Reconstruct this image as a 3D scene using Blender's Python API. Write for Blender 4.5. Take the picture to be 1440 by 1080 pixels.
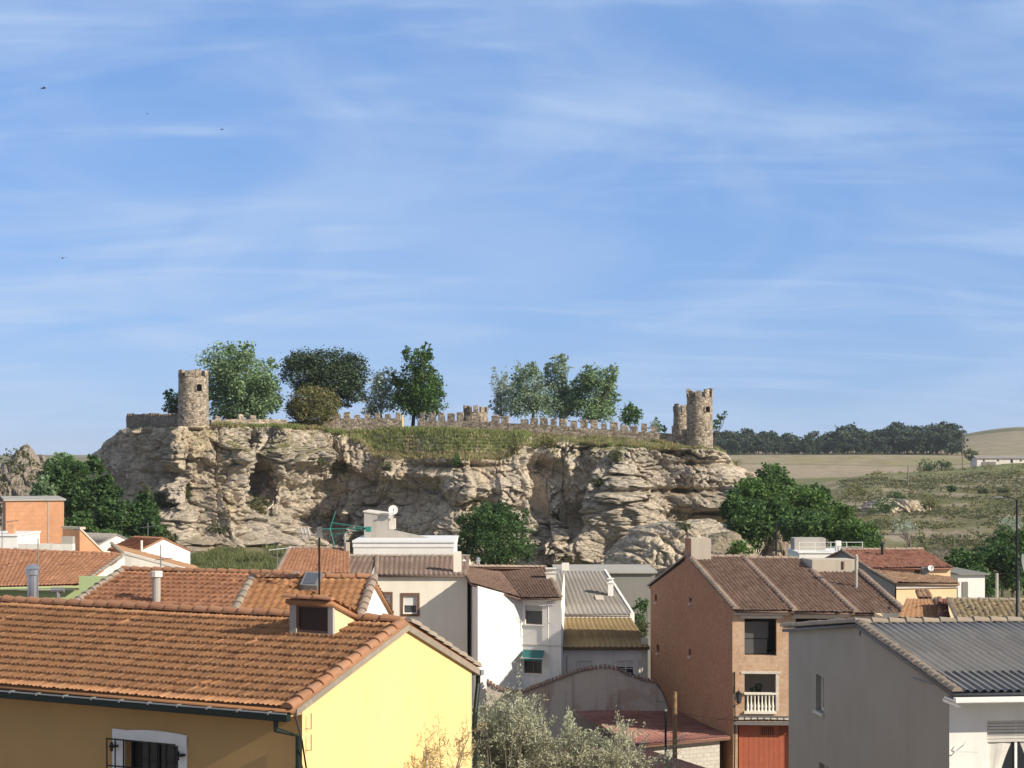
import bpy, math, random
import numpy as np
rnd = random.Random(7); rs = np.random.RandomState(11)
for _o in list(bpy.data.objects): bpy.data.objects.remove(_o)
COL = bpy.context.scene.collection
F = 2400.0; HZ = 640.0; CZ = 17.0        # lens in photo pixels, eye-level row, eye height (m)
def P(px, py, Y): return np.array(((px-720)/F*Y, Y, CZ-(py-HZ)/F*Y))
def X(px, Y): return (px-720)/F*Y
def Zp(py, Y): return CZ-(py-HZ)/F*Y
def A3(*a): return np.array(a, float)
def nrm(v):
    v = np.asarray(v, float); return v/max(1e-9, np.linalg.norm(v))
def R(d): return math.radians(d)

# ------------------------------------------------------------------ noise (numpy)
def _h(ix, iy, iz, s):
    n = (ix*374761393 + iy*668265263 + iz*2147483647 + s*974711) & 0xffffffff
    n = ((n ^ (n >> 13))*1274126177) & 0xffffffff
    n = ((n ^ (n >> 16))*2246822519) & 0xffffffff
    return ((n ^ (n >> 15)) & 0xffffff)/float(0xffffff)
def vnoise(x, y, z=0.0, s=0):
    x, y, z = np.broadcast_arrays(np.asarray(x, float), np.asarray(y, float), np.asarray(z, float))
    ix = np.floor(x).astype(np.int64); iy = np.floor(y).astype(np.int64); iz = np.floor(z).astype(np.int64)
    fx = x-ix; fy = y-iy; fz = z-iz
    fx = fx*fx*(3-2*fx); fy = fy*fy*(3-2*fy); fz = fz*fz*(3-2*fz)
    def L(a, b, t): return a+(b-a)*t
    return L(L(L(_h(ix,iy,iz,s), _h(ix+1,iy,iz,s), fx), L(_h(ix,iy+1,iz,s), _h(ix+1,iy+1,iz,s), fx), fy),
             L(L(_h(ix,iy,iz+1,s), _h(ix+1,iy,iz+1,s), fx), L(_h(ix,iy+1,iz+1,s), _h(ix+1,iy+1,iz+1,s), fx), fy), fz)*2-1
def fbm(x, y, z=0.0, o=4, s=0, g=0.5):
    a = 1.0; t = 0; n = 0
    for i in range(o):
        t = t+a*vnoise(np.asarray(x)*2**i, np.asarray(y)*2**i, np.asarray(z)*2**i, s+i*17); n += a; a *= g
    return t/n
def ridged(x, y, z=0.0, o=4, s=0):
    a = 1.0; t = 0; n = 0
    for i in range(o):
        t = t+a*(1-2*np.abs(vnoise(np.asarray(x)*2**i, np.asarray(y)*2**i, np.asarray(z)*2**i, s+i*13))); n += a; a *= .5
    return t/n
def worley(x, y, s=0):
    x = np.asarray(x, float); y = np.asarray(y, float)
    ix = np.floor(x).astype(np.int64); iy = np.floor(y).astype(np.int64)
    f1 = np.full(x.shape, 9.); f2 = np.full(x.shape, 9.); cid = np.zeros(x.shape)
    gx = np.zeros(x.shape); gy = np.zeros(x.shape)
    for a in (-1, 0, 1):
        for b in (-1, 0, 1):
            cx = ix+a; cy = iy+b
            qx = cx+_h(cx, cy, 1, s); qy = cy+_h(cx, cy, 2, s)
            d = np.hypot(x-qx, y-qy); v = _h(cx, cy, 3, s)
            m = d < f1
            f2 = np.where(m, f1, np.minimum(f2, d)); f1 = np.where(m, d, f1); cid = np.where(m, v, cid)
            gx = np.where(m, x-qx, gx); gy = np.where(m, y-qy, gy)
    return f1, f2, cid, gx, gy

# ------------------------------------------------------------------ objects
ORG = {}
def link(o, parent, org, label=None, cat=None, group=None, kind=None):
    COL.objects.link(o)
    if parent is not None:
        o.parent = parent; ORG[o.name] = ORG[parent.name]
    else:
        o.location = tuple(org); ORG[o.name] = np.array(org, float)
    if label: o['label'] = label
    if cat: o['category'] = cat
    if group: o['group'] = group
    if kind: o['kind'] = kind
    return o
def thing(name, label, cat, org, group=None):
    o = bpy.data.objects.new(name, None); o.empty_display_size = .5
    return link(o, None, org, label, cat, group)
def mesh_np(name, V, Fc, mat, parent=None, org=(0,0,0), uv=None, smooth=False, attr=None, **kw):
    V = np.asarray(V, float)
    base = ORG[parent.name] if parent is not None else np.array(org, float)
    V = V-base
    me = bpy.data.meshes.new(name)
    if isinstance(Fc, np.ndarray):
        k = Fc.shape[1]; m = Fc.shape[0]
        me.vertices.add(len(V)); me.vertices.foreach_set('co', V.astype(np.float32).ravel())
        me.loops.add(m*k); me.loops.foreach_set('vertex_index', Fc.astype(np.int32).ravel())
        me.polygons.add(m); me.polygons.foreach_set('loop_start', np.arange(0, m*k, k, dtype=np.int32))
        me.polygons.foreach_set('loop_total', np.full(m, k, dtype=np.int32))
        me.update(calc_edges=True)
    else:
        me.from_pydata([tuple(v) for v in V], [], Fc); me.update()
    if uv is not None:
        l = me.uv_layers.new(name='UVMap'); l.data.foreach_set('uv', np.asarray(uv, np.float32).ravel())
    if attr is not None:
        c = me.color_attributes.new('cover', 'FLOAT_COLOR', 'POINT')
        c.data.foreach_set('color', np.asarray(attr, np.float32).ravel())
    if smooth: me.polygons.foreach_set('use_smooth', np.ones(len(me.polygons), dtype=bool))
    for m in (mat if isinstance(mat, (list, tuple)) else [mat]): me.materials.append(m)
    o = bpy.data.objects.new(name, me)
    return link(o, parent, org, **kw)
class MB:
    def __init__(s): s.v = []; s.f = []; s.uv = []
    def poly(s, pts, uv=None):
        b = len(s.v); s.v += [tuple(p) for p in pts]; s.f.append(tuple(range(b, b+len(pts))))
        s.uv += uv if uv else [(0, 0)]*len(pts)
    def box(s, o, ux, uy, uz):
        o, ux, uy, uz = [np.asarray(t, float) for t in (o, ux, uy, uz)]
        if np.dot(np.cross(ux, uy), uz) < 0: ux, uy = uy, ux
        c = lambda i, j, k: o+ux*i+uy*j+uz*k
        for q in (((0,0,0),(0,1,0),(1,1,0),(1,0,0)), ((0,0,1),(1,0,1),(1,1,1),(0,1,1)), ((0,0,0),(1,0,0),(1,0,1),(0,0,1)),
                  ((1,0,0),(1,1,0),(1,1,1),(1,0,1)), ((1,1,0),(0,1,0),(0,1,1),(1,1,1)), ((0,1,0),(0,0,0),(0,0,1),(0,1,1))):
            pts = [c(*t) for t in q]
            e1 = np.linalg.norm(pts[1]-pts[0]); e2 = np.linalg.norm(pts[3]-pts[0])
            s.poly(pts, [(0,0),(e1,0),(e1,e2),(0,e2)])
    def cbox(s, c, sx, sy, sz, rot=0.0):
        cx, sn = math.cos(rot), math.sin(rot)
        ux = A3(cx, sn, 0)*sx; uy = A3(-sn, cx, 0)*sy; uz = A3(0, 0, sz)
        s.box(np.asarray(c, float)-ux/2-uy/2, ux, uy, uz)
    def tube(s, pts, r, n=8, caps=True):
        pts = [np.asarray(p, float) for p in pts]
        rr = r if hasattr(r, '__len__') else [r]*len(pts)
        b = len(s.v); up = A3(0, 0, 1); prev = None
        for i, p in enumerate(pts):
            d = nrm(pts[min(i+1, len(pts)-1)]-pts[max(i-1, 0)])
            if prev is None: prev = A3(1, 0, 0) if abs(d[2]) > .9 else up
            a = nrm(np.cross(d, prev)); c = np.cross(a, d); prev = c
            for k in range(n):
                t = 2*math.pi*k/n; s.v.append(tuple(p+(a*math.cos(t)+c*math.sin(t))*rr[i]))
        for i in range(len(pts)-1):
            for k in range(n):
                q = (b+i*n+k, b+i*n+(k+1) % n, b+(i+1)*n+(k+1) % n, b+(i+1)*n+k)
                s.f.append(q[::-1]); s.uv += [(0, 0)]*4
        if caps:
            s.f.append(tuple(b+k for k in range(n))); s.uv += [(0, 0)]*n
            s.f.append(tuple(b+(len(pts)-1)*n+k for k in range(n))[::-1]); s.uv += [(0, 0)]*n
    def build(s, name, mat, parent=None, org=(0,0,0), smooth=False, **kw):
        return mesh_np(name, s.v, s.f, mat, parent, org, s.uv, smooth, **kw)
def copy_tree(o, parent=None):
    c = o.copy(); COL.objects.link(c)
    if parent is not None: c.parent = parent
    for ch in [x for x in o.children]: copy_tree(ch, c)
    return c

# ------------------------------------------------------------------ materials
MATS = {}
class NT:
    def __init__(s, name):
        s.m = bpy.data.materials.new(name); s.m.use_nodes = True; s.t = s.m.node_tree
        s.b = s.t.nodes['Principled BSDF']; s.out = s.t.nodes['Material Output']
        s.b.inputs['Specular IOR Level'].default_value = .3
    def n(s, typ, **k):
        x = s.t.nodes.new(typ)
        for a, v in k.items():
            if a.startswith('i_'): x.inputs[a[2:].replace('_', ' ')].default_value = v
            else: setattr(x, a, v)
        return x
    def l(s, a, b): s.t.links.new(a, b)
    def coord(s, kind='Object', scale=(1,1,1)):
        tc = s.n('ShaderNodeTexCoord'); mp = s.n('ShaderNodeMapping'); mp.inputs['Scale'].default_value = scale
        s.l(tc.outputs[kind], mp.inputs['Vector']); return mp.outputs['Vector']
    def noise(s, vec, scale, detail=4, rough=.55):
        x = s.n('ShaderNodeTexNoise', i_Scale=scale, i_Detail=detail, i_Roughness=rough); s.l(vec, x.inputs['Vector']); return x.outputs['Fac']
    def ramp(s, fac, stops, interp='LINEAR'):
        x = s.n('ShaderNodeValToRGB'); x.color_ramp.interpolation = interp; e = x.color_ramp.elements
        while len(e) < len(stops): e.new(.5)
        for i, (p, c) in enumerate(stops):
            e[i].position = p; e[i].color = (c, c, c, 1) if not hasattr(c, '__len__') else (*c, 1)
        s.l(fac, x.inputs['Fac']); return x.outputs['Color']
    def mix(s, fac, a, b, typ='MIX'):
        x = s.n('ShaderNodeMix'); x.data_type = 'RGBA'; x.blend_type = typ
        for v, i in ((fac, 0), (a, 6), (b, 7)):
            if isinstance(v, bpy.types.NodeSocket): s.l(v, x.inputs[i])
            elif i == 0: x.inputs[0].default_value = v
            else: x.inputs[i].default_value = (*v, 1)
        return x.outputs[2]
    def bump(s, h, strength=.3, dist=.02):
        x = s.n('ShaderNodeBump', i_Strength=strength, i_Distance=dist); s.l(h, x.inputs['Height']); s.l(x.outputs[0], s.b.inputs['Normal'])
    def col(s, c):
        if isinstance(c, bpy.types.NodeSocket): s.l(c, s.b.inputs['Base Color'])
        else: s.b.inputs['Base Color'].default_value = (*c, 1)
def dk(c, k): return tuple(x*k for x in c)
def m_plain(name, c, rough=.6, metal=0, var=.12, sc=3.0):
    t = NT(name); v = t.coord(); f = t.noise(v, sc, 5)
    t.col(t.mix(t.ramp(f, [(.3, 0.), (.7, 1.)]), dk(c, 1-var), dk(c, 1+var*.5)))
    t.b.inputs['Roughness'].default_value = rough; t.b.inputs['Metallic'].default_value = metal
    t.bump(t.noise(v, 60, 3), .08, .005); return t.m
def m_plaster(name, c, stain=.35, dirt=(.16,.14,.12), bump=.15, patch=None):
    t = NT(name); v = t.coord(); vs = t.coord('Object', (1.6, 1.6, .12))
    c1 = t.mix(t.ramp(t.noise(v, .7, 6), [(.35, 0.), (.7, 1.)]), dk(c, .9), c)
    if patch: c1 = t.mix(t.ramp(t.noise(v, .33, 6, .65), [(.5, 0.), (.56, 1.)]), c1, patch)
    st = t.ramp(t.noise(vs, 1.5, 6, .65), [(.52, 0.), (.8, stain)])
    c2 = t.mix(st, c1, dirt)
    c3 = t.mix(t.ramp(t.noise(v, 5, 5), [(.55, 0.), (.8, stain*.5)]), c2, dk(dirt, 1.3))
    t.col(c3); t.b.inputs['Roughness'].default_value = .9; t.b.inputs['Specular IOR Level'].default_value = .15
    t.bump(t.noise(v, 22, 5, .65), bump, .02); return t.m
def m_tile(name, cols, lichen=(.33,.29,.22), lam=.35, big=.35):
    t = NT(name); tc = t.n('ShaderNodeTexCoord'); fl = t.n('ShaderNodeVectorMath', operation='FLOOR'); t.l(tc.outputs['UV'], fl.inputs[0])
    wn = t.n('ShaderNodeTexWhiteNoise', noise_dimensions='2D'); t.l(fl.outputs[0], wn.inputs['Vector'])
    n = len(cols); c = t.ramp(wn.outputs['Value'], [((i+.5)/n, x) for i, x in enumerate(cols)])
    v = t.coord()
    c = t.mix(t.ramp(t.noise(v, .45, 5, .6), [(.38, 0.), (.72, lam)]), c, dk(cols[0], .62))
    c = t.mix(t.ramp(t.noise(v, 4.0, 6, .7), [(.52, 0.), (.72, big)]), c, lichen)
    c = t.mix(t.ramp(t.noise(v, 30, 3, .6), [(.3, 0.), (.75, .45)]), c, dk(cols[0], .7))
    t.col(c); t.b.inputs['Roughness'].default_value = .85; t.b.inputs['Specular IOR Level'].default_value = .2
    t.bump(t.noise(v, 45, 4, .6), .2, .01); return t.m
def m_brick(name, c1, c2, mortar, bw=.25, bh=.07, ms=.012, spots=None):
    t = NT(name); uv = t.coord('UV'); br = t.n('ShaderNodeTexBrick'); t.l(uv, br.inputs['Vector'])
    br.inputs['Color1'].default_value = (*c1, 1); br.inputs['Color2'].default_value = (*c2, 1); br.inputs['Mortar'].default_value = (*mortar, 1)
    br.inputs['Scale'].default_value = 1; br.inputs['Brick Width'].default_value = bw; br.inputs['Row Height'].default_value = bh
    br.inputs['Mortar Size'].default_value = ms; br.inputs['Bias'].default_value = 0
    v = t.coord()
    c = t.mix(t.ramp(t.noise(v, .8, 6, .65), [(.4, 0.), (.75, .5)]), br.outputs['Color'], dk(c1, .7))
    c = t.mix(t.ramp(t.noise(v, 3.2, 6, .75), [(.45, 0.), (.7, .55)]), c, dk(c2, .75)); c = t.mix(t.ramp(t.noise(v, 5.5, 4, .75), [(.56, 0.), (.68, .45)]), c, mortar)
    if spots: c = t.mix(t.ramp(t.noise(v, 7, 4, .7), [(.6, 0.), (.68, .8)]), c, spots)
    t.col(c); t.b.inputs['Roughness'].default_value = .9; t.b.inputs['Specular IOR Level'].default_value = .15
    t.bump(br.outputs['Fac'], -.3, .01); return t.m
def m_stone(name, a, b, mortar, sc=2.6):
    t = NT(name); v = t.coord('Object', (1, 1, 1.5))
    dis = t.n('ShaderNodeVectorMath', operation='ADD'); nz = t.n('ShaderNodeTexNoise', i_Scale=3.); t.l(v, nz.inputs['Vector'])
    sc_ = t.n('ShaderNodeVectorMath', operation='SCALE'); sc_.inputs['Scale'].default_value = .22; t.l(nz.outputs['Color'], sc_.inputs[0])
    t.l(v, dis.inputs[0]); t.l(sc_.outputs[0], dis.inputs[1])
    vo = t.n('ShaderNodeTexVoronoi', i_Scale=sc); t.l(dis.outputs[0], vo.inputs['Vector'])
    ve = t.n('ShaderNodeTexVoronoi', i_Scale=sc, feature='DISTANCE_TO_EDGE'); t.l(dis.outputs[0], ve.inputs['Vector'])
    bw = t.n('ShaderNodeSeparateColor'); t.l(vo.outputs['Color'], bw.inputs[0])
    c = t.ramp(bw.outputs[0], [(0, dk(a, .55)), (.3, a), (.7, b), (1, dk(b, 1.25))])
    c = t.mix(t.ramp(ve.outputs['Distance'], [(.02, 1.), (.09, 0.)]), c, mortar)
    c = t.mix(t.ramp(t.noise(v, .7, 5), [(.45, 0.), (.8, .5)]), c, dk(a, .6))
    t.col(c); t.b.inputs['Roughness'].default_value = .95; t.b.inputs['Specular IOR Level'].default_value = .1
    t.bump(t.ramp(ve.outputs['Distance'], [(0, 0.), (.15, 1.)]), .8, .08); return t.m
def m_leaf(name, a, b, trans=.33, hue=None):
    t = NT(name); g = t.n('ShaderNodeNewGeometry'); v = t.coord()
    c = t.ramp(g.outputs['Random Per Island'], [(0, a), (.6, b), (1, dk(b, 1.35))])
    c = t.mix(t.ramp(t.noise(v, .55, 3), [(.35, 0.), (.65, .55)]), c, dk(a, .75))
    if hue: c = t.mix(t.ramp(t.noise(v, 1.1, 4), [(.55, 0.), (.72, .8)]), c, hue)
    t.col(c); t.b.inputs['Roughness'].default_value = .6; t.b.inputs['Specular IOR Level'].default_value = .25
    tr = t.n('ShaderNodeBsdfTranslucent'); t.l(c, tr.inputs['Color']); mx = t.n('ShaderNodeMixShader'); mx.inputs[0].default_value = trans
    t.l(t.b.outputs[0], mx.inputs[1]); t.l(tr.outputs[0], mx.inputs[2]); t.l(mx.outputs[0], t.out.inputs['Surface']); return t.m
def m_glass(name, c=(.02,.025,.03), rough=.08):
    t = NT(name); t.col(c); t.b.inputs['Roughness'].default_value = rough; t.b.inputs['Specular IOR Level'].default_value = .6; return t.m
def m_rock(name, cream, grey, dark, grass=None, warm=(.56,.42,.25), cover=False):
    t = NT(name); v = t.coord(); vh = t.coord('Object', (.7, .7, 1.2))
    w = t.ramp(t.noise(v, .16, 7, .65), [(.30, 0.), (.56, 1.)])
    if cover:
        at = t.n('ShaderNodeAttribute', attribute_name='cover'); w = t.mix(.55, w, t.ramp(at.outputs['Fac'], [(.25, 0.), (.8, 1.)]))
    c = t.mix(w, cream, grey)
    c = t.mix(t.ramp(t.noise(v, .09, 5, .6), [(.53, 0.), (.66, .7)]), c, warm)
    c = t.mix(t.ramp(t.noise(vh, .55, 8, .72), [(.47, 0.), (.66, .8)]), c, dk(grey, .7))
    c = t.mix(t.ramp(t.noise(v, 1.6, 8, .8), [(.49, 0.), (.66, .9)]), c, dark); c = t.mix(t.ramp(t.noise(v, 2.9, 4, .8), [(.53, 0.), (.61, .6)]), c, dk(dark, .8))
    c = t.mix(t.ramp(t.noise(v, 3.6, 6, .75), [(.54, 0.), (.66, .6)]), c, dk(cream, 1.2))
    vs = t.coord('Object', (.5, .5, .09)); c = t.mix(t.ramp(t.noise(vs, 1.1, 6, .7), [(.52, 0.), (.68, .4)]), c, dk(dark, .8))
    c = t.mix(t.ramp(t.noise(v, .22, 5, .7), [(.54, 0.), (.66, .35)]), c, dk(dark, 1.1))
    if grass:
        g = t.n('ShaderNodeNewGeometry'); sx = t.n('ShaderNodeSeparateXYZ'); t.l(g.outputs['True Normal'], sx.inputs[0])
        ad = t.n('ShaderNodeMath', operation='ADD'); t.l(sx.outputs['Z'], ad.inputs[0])
        ns = t.n('ShaderNodeMath', operation='MULTIPLY_ADD'); t.l(t.noise(v, .6, 6, .7), ns.inputs[0]); ns.inputs[1].default_value = .9; ns.inputs[2].default_value = -.45
        t.l(ns.outputs[0], ad.inputs[1])
        gc = t.ramp(t.noise(v, 1.3, 6, .7), [(.3, dk(grass, .5)), (.5, grass), (.7, (.30,.25,.14))])
        lo = t.mix(t.ramp(ad.outputs[0], [(.80, 0.), (1.02, .7)]), c, (.22,.185,.11))
        if cover:
            pz = t.n('ShaderNodeSeparateXYZ'); t.l(v, pz.inputs[0]); mr = t.n('ShaderNodeMapRange'); t.l(pz.outputs['Z'], mr.inputs['Value']); mr.inputs['From Min'].default_value = 15.6; mr.inputs['From Max'].default_value = 17.2
            hi = t.mix(t.ramp(ad.outputs[0], [(.62, 0.), (.86, 1.)]), c, gc); c = t.mix(mr.outputs[0], lo, hi)
        else: c = t.mix(t.ramp(ad.outputs[0], [(.70, 0.), (.95, .8)]), c, gc)
    t.col(c); t.b.inputs['Roughness'].default_value = .95; t.b.inputs['Specular IOR Level'].default_value = .1
    t.bump(t.noise(v, 3.4, 8, .78), 1.0, .3); return t.m
# ------------------------------------------------------------------ material set
M = {}
M['tile_front'] = m_tile('tile_front', [(.42,.21,.10),(.48,.255,.13),(.38,.185,.09),(.45,.24,.13),(.33,.165,.085)], (.36,.25,.15), .34, .38)
M['tile_red'] = m_tile('tile_red', [(.45,.215,.12),(.50,.25,.145),(.41,.19,.105),(.47,.235,.14)], (.30,.22,.16), .3, .25)
M['tile_small'] = m_tile('tile_small', [(.35,.175,.105),(.39,.205,.125),(.31,.155,.095),(.37,.19,.115)], (.26,.20,.15), .4, .3)
M['tile_brown'] = m_tile('tile_brown', [(.17,.11,.088),(.21,.14,.112),(.15,.097,.078),(.19,.122,.095)], (.24,.20,.16), .4, .3)
M['tile_grey'] = m_tile('tile_grey', [(.21,.15,.12),(.25,.18,.145),(.19,.135,.11)], (.28,.24,.20), .4, .45)
M['tile_old'] = m_tile('tile_old', [(.25,.15,.10),(.40,.255,.16),(.14,.09,.065),(.33,.23,.16)], (.36,.30,.21), .5, .65)
M['tile_darkred'] = m_tile('tile_darkred', [(.22,.095,.07),(.33,.165,.12),(.13,.06,.048),(.27,.14,.105)], (.25,.17,.13), .4, .35)
M['tile_moss'] = m_tile('tile_moss', [(.25,.20,.125),(.33,.265,.17),(.18,.145,.09),(.30,.22,.14)], (.20,.18,.10), .5, .7)
M['tile_tan'] = m_tile('tile_tan', [(.40,.23,.13),(.43,.25,.14),(.37,.21,.12)], (.30,.22,.14), .3, .2)
M['fibre'] = m_tile('fibre', [(.185,.185,.19),(.21,.21,.215),(.165,.165,.17)], (.12,.12,.12), .3, .5)
M['fibre_warm'] = m_tile('fibre_warm', [(.28,.26,.235),(.31,.285,.26)], (.19,.17,.15), .4, .5)
M['mustard'] = m_tile('mustard', [(.25,.185,.095),(.27,.20,.105),(.235,.17,.09)], (.18,.14,.09), .35, .3)
M['sheet_red'] = m_plain('sheet_red', (.27,.125,.10), .6, 0, .3, 1.2)
M['cap'] = m_tile('cap', [(.37,.185,.10),(.41,.21,.125),(.32,.16,.095)], (.27,.22,.165), .45, .75)
M['cap_grey'] = m_tile('cap_grey', [(.30,.25,.20),(.36,.29,.22),(.26,.22,.18)], (.40,.36,.29), .4, .6)
M['cap_brown'] = m_tile('cap_brown', [(.33,.25,.195),(.38,.29,.225),(.28,.21,.165)], (.42,.37,.31), .4, .6)
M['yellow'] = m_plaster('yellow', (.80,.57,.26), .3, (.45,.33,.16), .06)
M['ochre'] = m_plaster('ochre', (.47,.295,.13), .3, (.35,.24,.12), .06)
M['white'] = m_plaster('white', (.80,.78,.74), .36, (.35,.32,.28))
M['white_old'] = m_plaster('white_old', (.72,.69,.62), .6, (.25,.22,.18))
M['cream'] = m_plaster('cream', (.83,.77,.66), .22, (.40,.34,.27))
M['cream_yel'] = m_plaster('cream_yel', (.74,.57,.35), .2, (.40,.32,.22))
M['greyrender'] = m_plaster('greyrender', (.30,.282,.255), .4, (.20,.18,.16), .1)
M['greywall'] = m_plaster('greywall', (.23,.225,.205), .45, (.13,.12,.11))
M['cement'] = m_plaster('cement', (.42,.39,.35), .5, (.18,.16,.14))
M['beige'] = m_plaster('beige', (.56,.49,.40), .35, (.26,.22,.18))
M['oldwall'] = m_plaster('oldwall', (.50,.445,.39), .8, (.16,.13,.11), .4, (.40,.32,.26))
M['green_wall'] = m_plaster('green_wall', (.42,.50,.26), .25, (.22,.25,.14))
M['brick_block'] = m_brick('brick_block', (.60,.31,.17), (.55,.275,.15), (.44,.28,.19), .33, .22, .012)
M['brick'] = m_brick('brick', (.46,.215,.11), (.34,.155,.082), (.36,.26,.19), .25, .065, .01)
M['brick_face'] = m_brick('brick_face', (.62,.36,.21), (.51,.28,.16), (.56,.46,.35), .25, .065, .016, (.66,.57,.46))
M['blockwall'] = m_brick('blockwall', (.56,.53,.46), (.50,.47,.41), (.36,.33,.29), .4, .2, .015)
M['stone'] = m_stone('stone', (.29,.235,.18), (.45,.375,.295), (.25,.215,.18))
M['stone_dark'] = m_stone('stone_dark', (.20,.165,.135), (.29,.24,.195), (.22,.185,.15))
M['conc'] = m_plaster('conc', (.40,.38,.34), .5, (.2,.18,.16))
M['brownframe'] = m_plain('brownframe', (.17,.095,.065), .5)
M['dark_wood'] = m_plain('dark_wood', (.045,.022,.016), .45)
M['whitepaint'] = m_plain('whitepaint', (.78,.77,.74), .5, 0, .08)
M['stonetrim'] = m_plain('stonetrim', (.62,.57,.50), .8)
M['greytrim'] = m_plain('greytrim', (.50,.47,.43), .8)
M['shutter'] = m_plain('shutter', (.55,.53,.49), .6, 0, .06)
M['black'] = m_plain('black', (.012,.013,.014), .4)
M['darkgreen'] = m_plain('darkgreen', (.013,.022,.018), .35)
M['zinc'] = m_plain('zinc', (.45,.46,.47), .4, .6)
M['steel'] = m_plain('steel', (.55,.56,.57), .3, .9)
M['grey_metal'] = m_plain('grey_metal', (.22,.22,.22), .5, .3)
M['wood'] = m_plain('wood', (.24,.15,.075), .8, 0, .4, 6)
M['garage'] = m_plain('garage', (.42,.125,.07), .55, 0, .12)
M['teal'] = m_plain('teal', (.025,.13,.14), .6)
M['antenna_green'] = m_plain('antenna_green', (.04,.24,.20), .5)
M['rust'] = m_plain('rust', (.25,.13,.09), .8, .1, .4, 8)
M['dish'] = m_plain('dish', (.72,.71,.69), .5)
M['inside'] = m_plain('inside', (.23,.225,.215), .9)
M['inside_light'] = m_plain('inside_light', (.60,.58,.53), .9)
M['curtain'] = m_plain('curtain', (.62,.60,.55), .9)
M['yellowpaint'] = m_plain('yellowpaint', (.70,.58,.28), .7)
M['glass'] = m_glass('glass'); M['glass_grey'] = m_glass('glass_grey', (.07,.075,.08), .15)
M['plastic'] = m_glass('plastic', (.09,.095,.10), .3)
M['bark'] = m_plain('bark', (.10,.08,.06), .95, 0, .4, 8)
M['bark_pale'] = m_plain('bark_pale', (.20,.17,.14), .95, 0, .4, 8)
M['leaf_ash'] = m_leaf('leaf_ash', (0.144,0.221,0.118), (0.274,0.388,0.193))
M['leaf_green'] = m_leaf('leaf_green', (0.058,0.116,0.036), (0.124,0.216,0.066))
M['leaf_fresh'] = m_leaf('leaf_fresh', (0.071,0.132,0.031), (0.139,0.240,0.062))
M['leaf_dark'] = m_leaf('leaf_dark', (0.043,0.088,0.031), (0.098,0.176,0.055))
M['leaf_pine'] = m_leaf('leaf_pine', (0.031,0.055,0.031), (0.069,0.107,0.055), .1)
M['leaf_farpine'] = m_leaf('leaf_farpine', (0.040,0.065,0.044), (0.076,0.112,0.073), .1)
M['leaf_olive'] = m_leaf('leaf_olive', (0.141,0.141,0.058), (0.248,0.231,0.099))
M['leaf_silver'] = m_leaf('leaf_silver', (.30,.31,.21), (.47,.47,.34), .25)
M['leaf_grey'] = m_leaf('leaf_grey', (0.308,0.355,0.285), (0.475,0.545,0.428))
M['leaf_poplar'] = m_leaf('leaf_poplar', (0.185,0.262,0.163), (0.348,0.448,0.298))
M['leaf_straw'] = m_leaf('leaf_straw', (.36,.31,.17), (.50,.43,.25))
M['leaf_scrub'] = m_leaf('leaf_scrub', (.075,.095,.04), (.145,.16,.075))
M['twig'] = m_plain('twig', (.22,.185,.16), .95)
M['grass'] = m_leaf('grass', (.15,.19,.06), (.26,.29,.11), .35, (.40,.36,.18))
M['grass_green'] = m_leaf('grass_green', (.10,.135,.045), (.19,.21,.085), .3, (.27,.24,.13))
M['grass_dry'] = m_leaf('grass_dry', (.19,.18,.08), (.36,.31,.16), .3)
M['rock'] = m_rock('rock', (.78,.66,.49), (.57,.50,.42), (.27,.24,.215), (.16,.155,.065), cover=True)
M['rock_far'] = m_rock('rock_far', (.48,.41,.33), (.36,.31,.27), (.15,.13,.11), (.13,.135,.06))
M['rock_smooth'] = m_rock('rock_smooth', (.52,.42,.31), (.43,.355,.28), (.20,.165,.13), (.22,.20,.10))
M['dormer'] = m_plaster('dormer', (.68,.56,.34), .6, (.30,.25,.18))
M['bird'] = m_plain('bird', (.02,.02,.022), .8)

# ------------------------------------------------------------------ camera, light, sky
SUN_EL, SUN_A = R(28), R(30)     # height; angle of the sun behind the +x axis
cam = bpy.data.objects.new('camera', bpy.data.cameras.new('camera')); COL.objects.link(cam)
cam.location = (0, 0, CZ); cam.rotation_euler = (R(90), 0, 0)
cam.data.sensor_width = 36; cam.data.lens = F/1440*36; cam.data.shift_y = (HZ-540)/1440
cam.data.clip_start = .5; cam.data.clip_end = 12000
bpy.context.scene.camera = cam
sd = A3(math.cos(SUN_EL)*math.cos(SUN_A), -math.cos(SUN_EL)*math.sin(SUN_A), math.sin(SUN_EL))
from mathutils import Vector
ld = bpy.data.lights.new('sun', 'SUN'); ld.energy = 4.6; ld.angle = R(.55); ld.color = (1, .90, .74)
lo = bpy.data.objects.new('sun', ld); COL.objects.link(lo); lo.location = (200, -120, 200)
lo.rotation_euler = Vector(tuple(-sd)).to_track_quat('-Z', 'Y').to_euler()
sc = bpy.context.scene
w = bpy.data.worlds.new('World'); sc.world = w; w.use_nodes = True
t = w.node_tree; bg = t.nodes['Background']
sky = t.nodes.new('ShaderNodeTexSky'); sky.sky_type = 'NISHITA'; sky.sun_disc = False
sky.sun_elevation = SUN_EL; sky.sun_rotation = math.atan2(sd[0], sd[1])
sky.altitude = 700; sky.air_density = 1.0; sky.dust_density = .3; sky.ozone_density = 3.0
tc = t.nodes.new('ShaderNodeTexCoord'); sep = t.nodes.new('ShaderNodeSeparateXYZ'); t.links.new(tc.outputs['Generated'], sep.inputs[0])
def wmath(op, a, b):
    x = t.nodes.new('ShaderNodeMath'); x.operation = op
    for i, v in enumerate((a, b)):
        if isinstance(v, bpy.types.NodeSocket): t.links.new(v, x.inputs[i])
        else: x.inputs[i].default_value = v
    return x.outputs[0]
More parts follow.
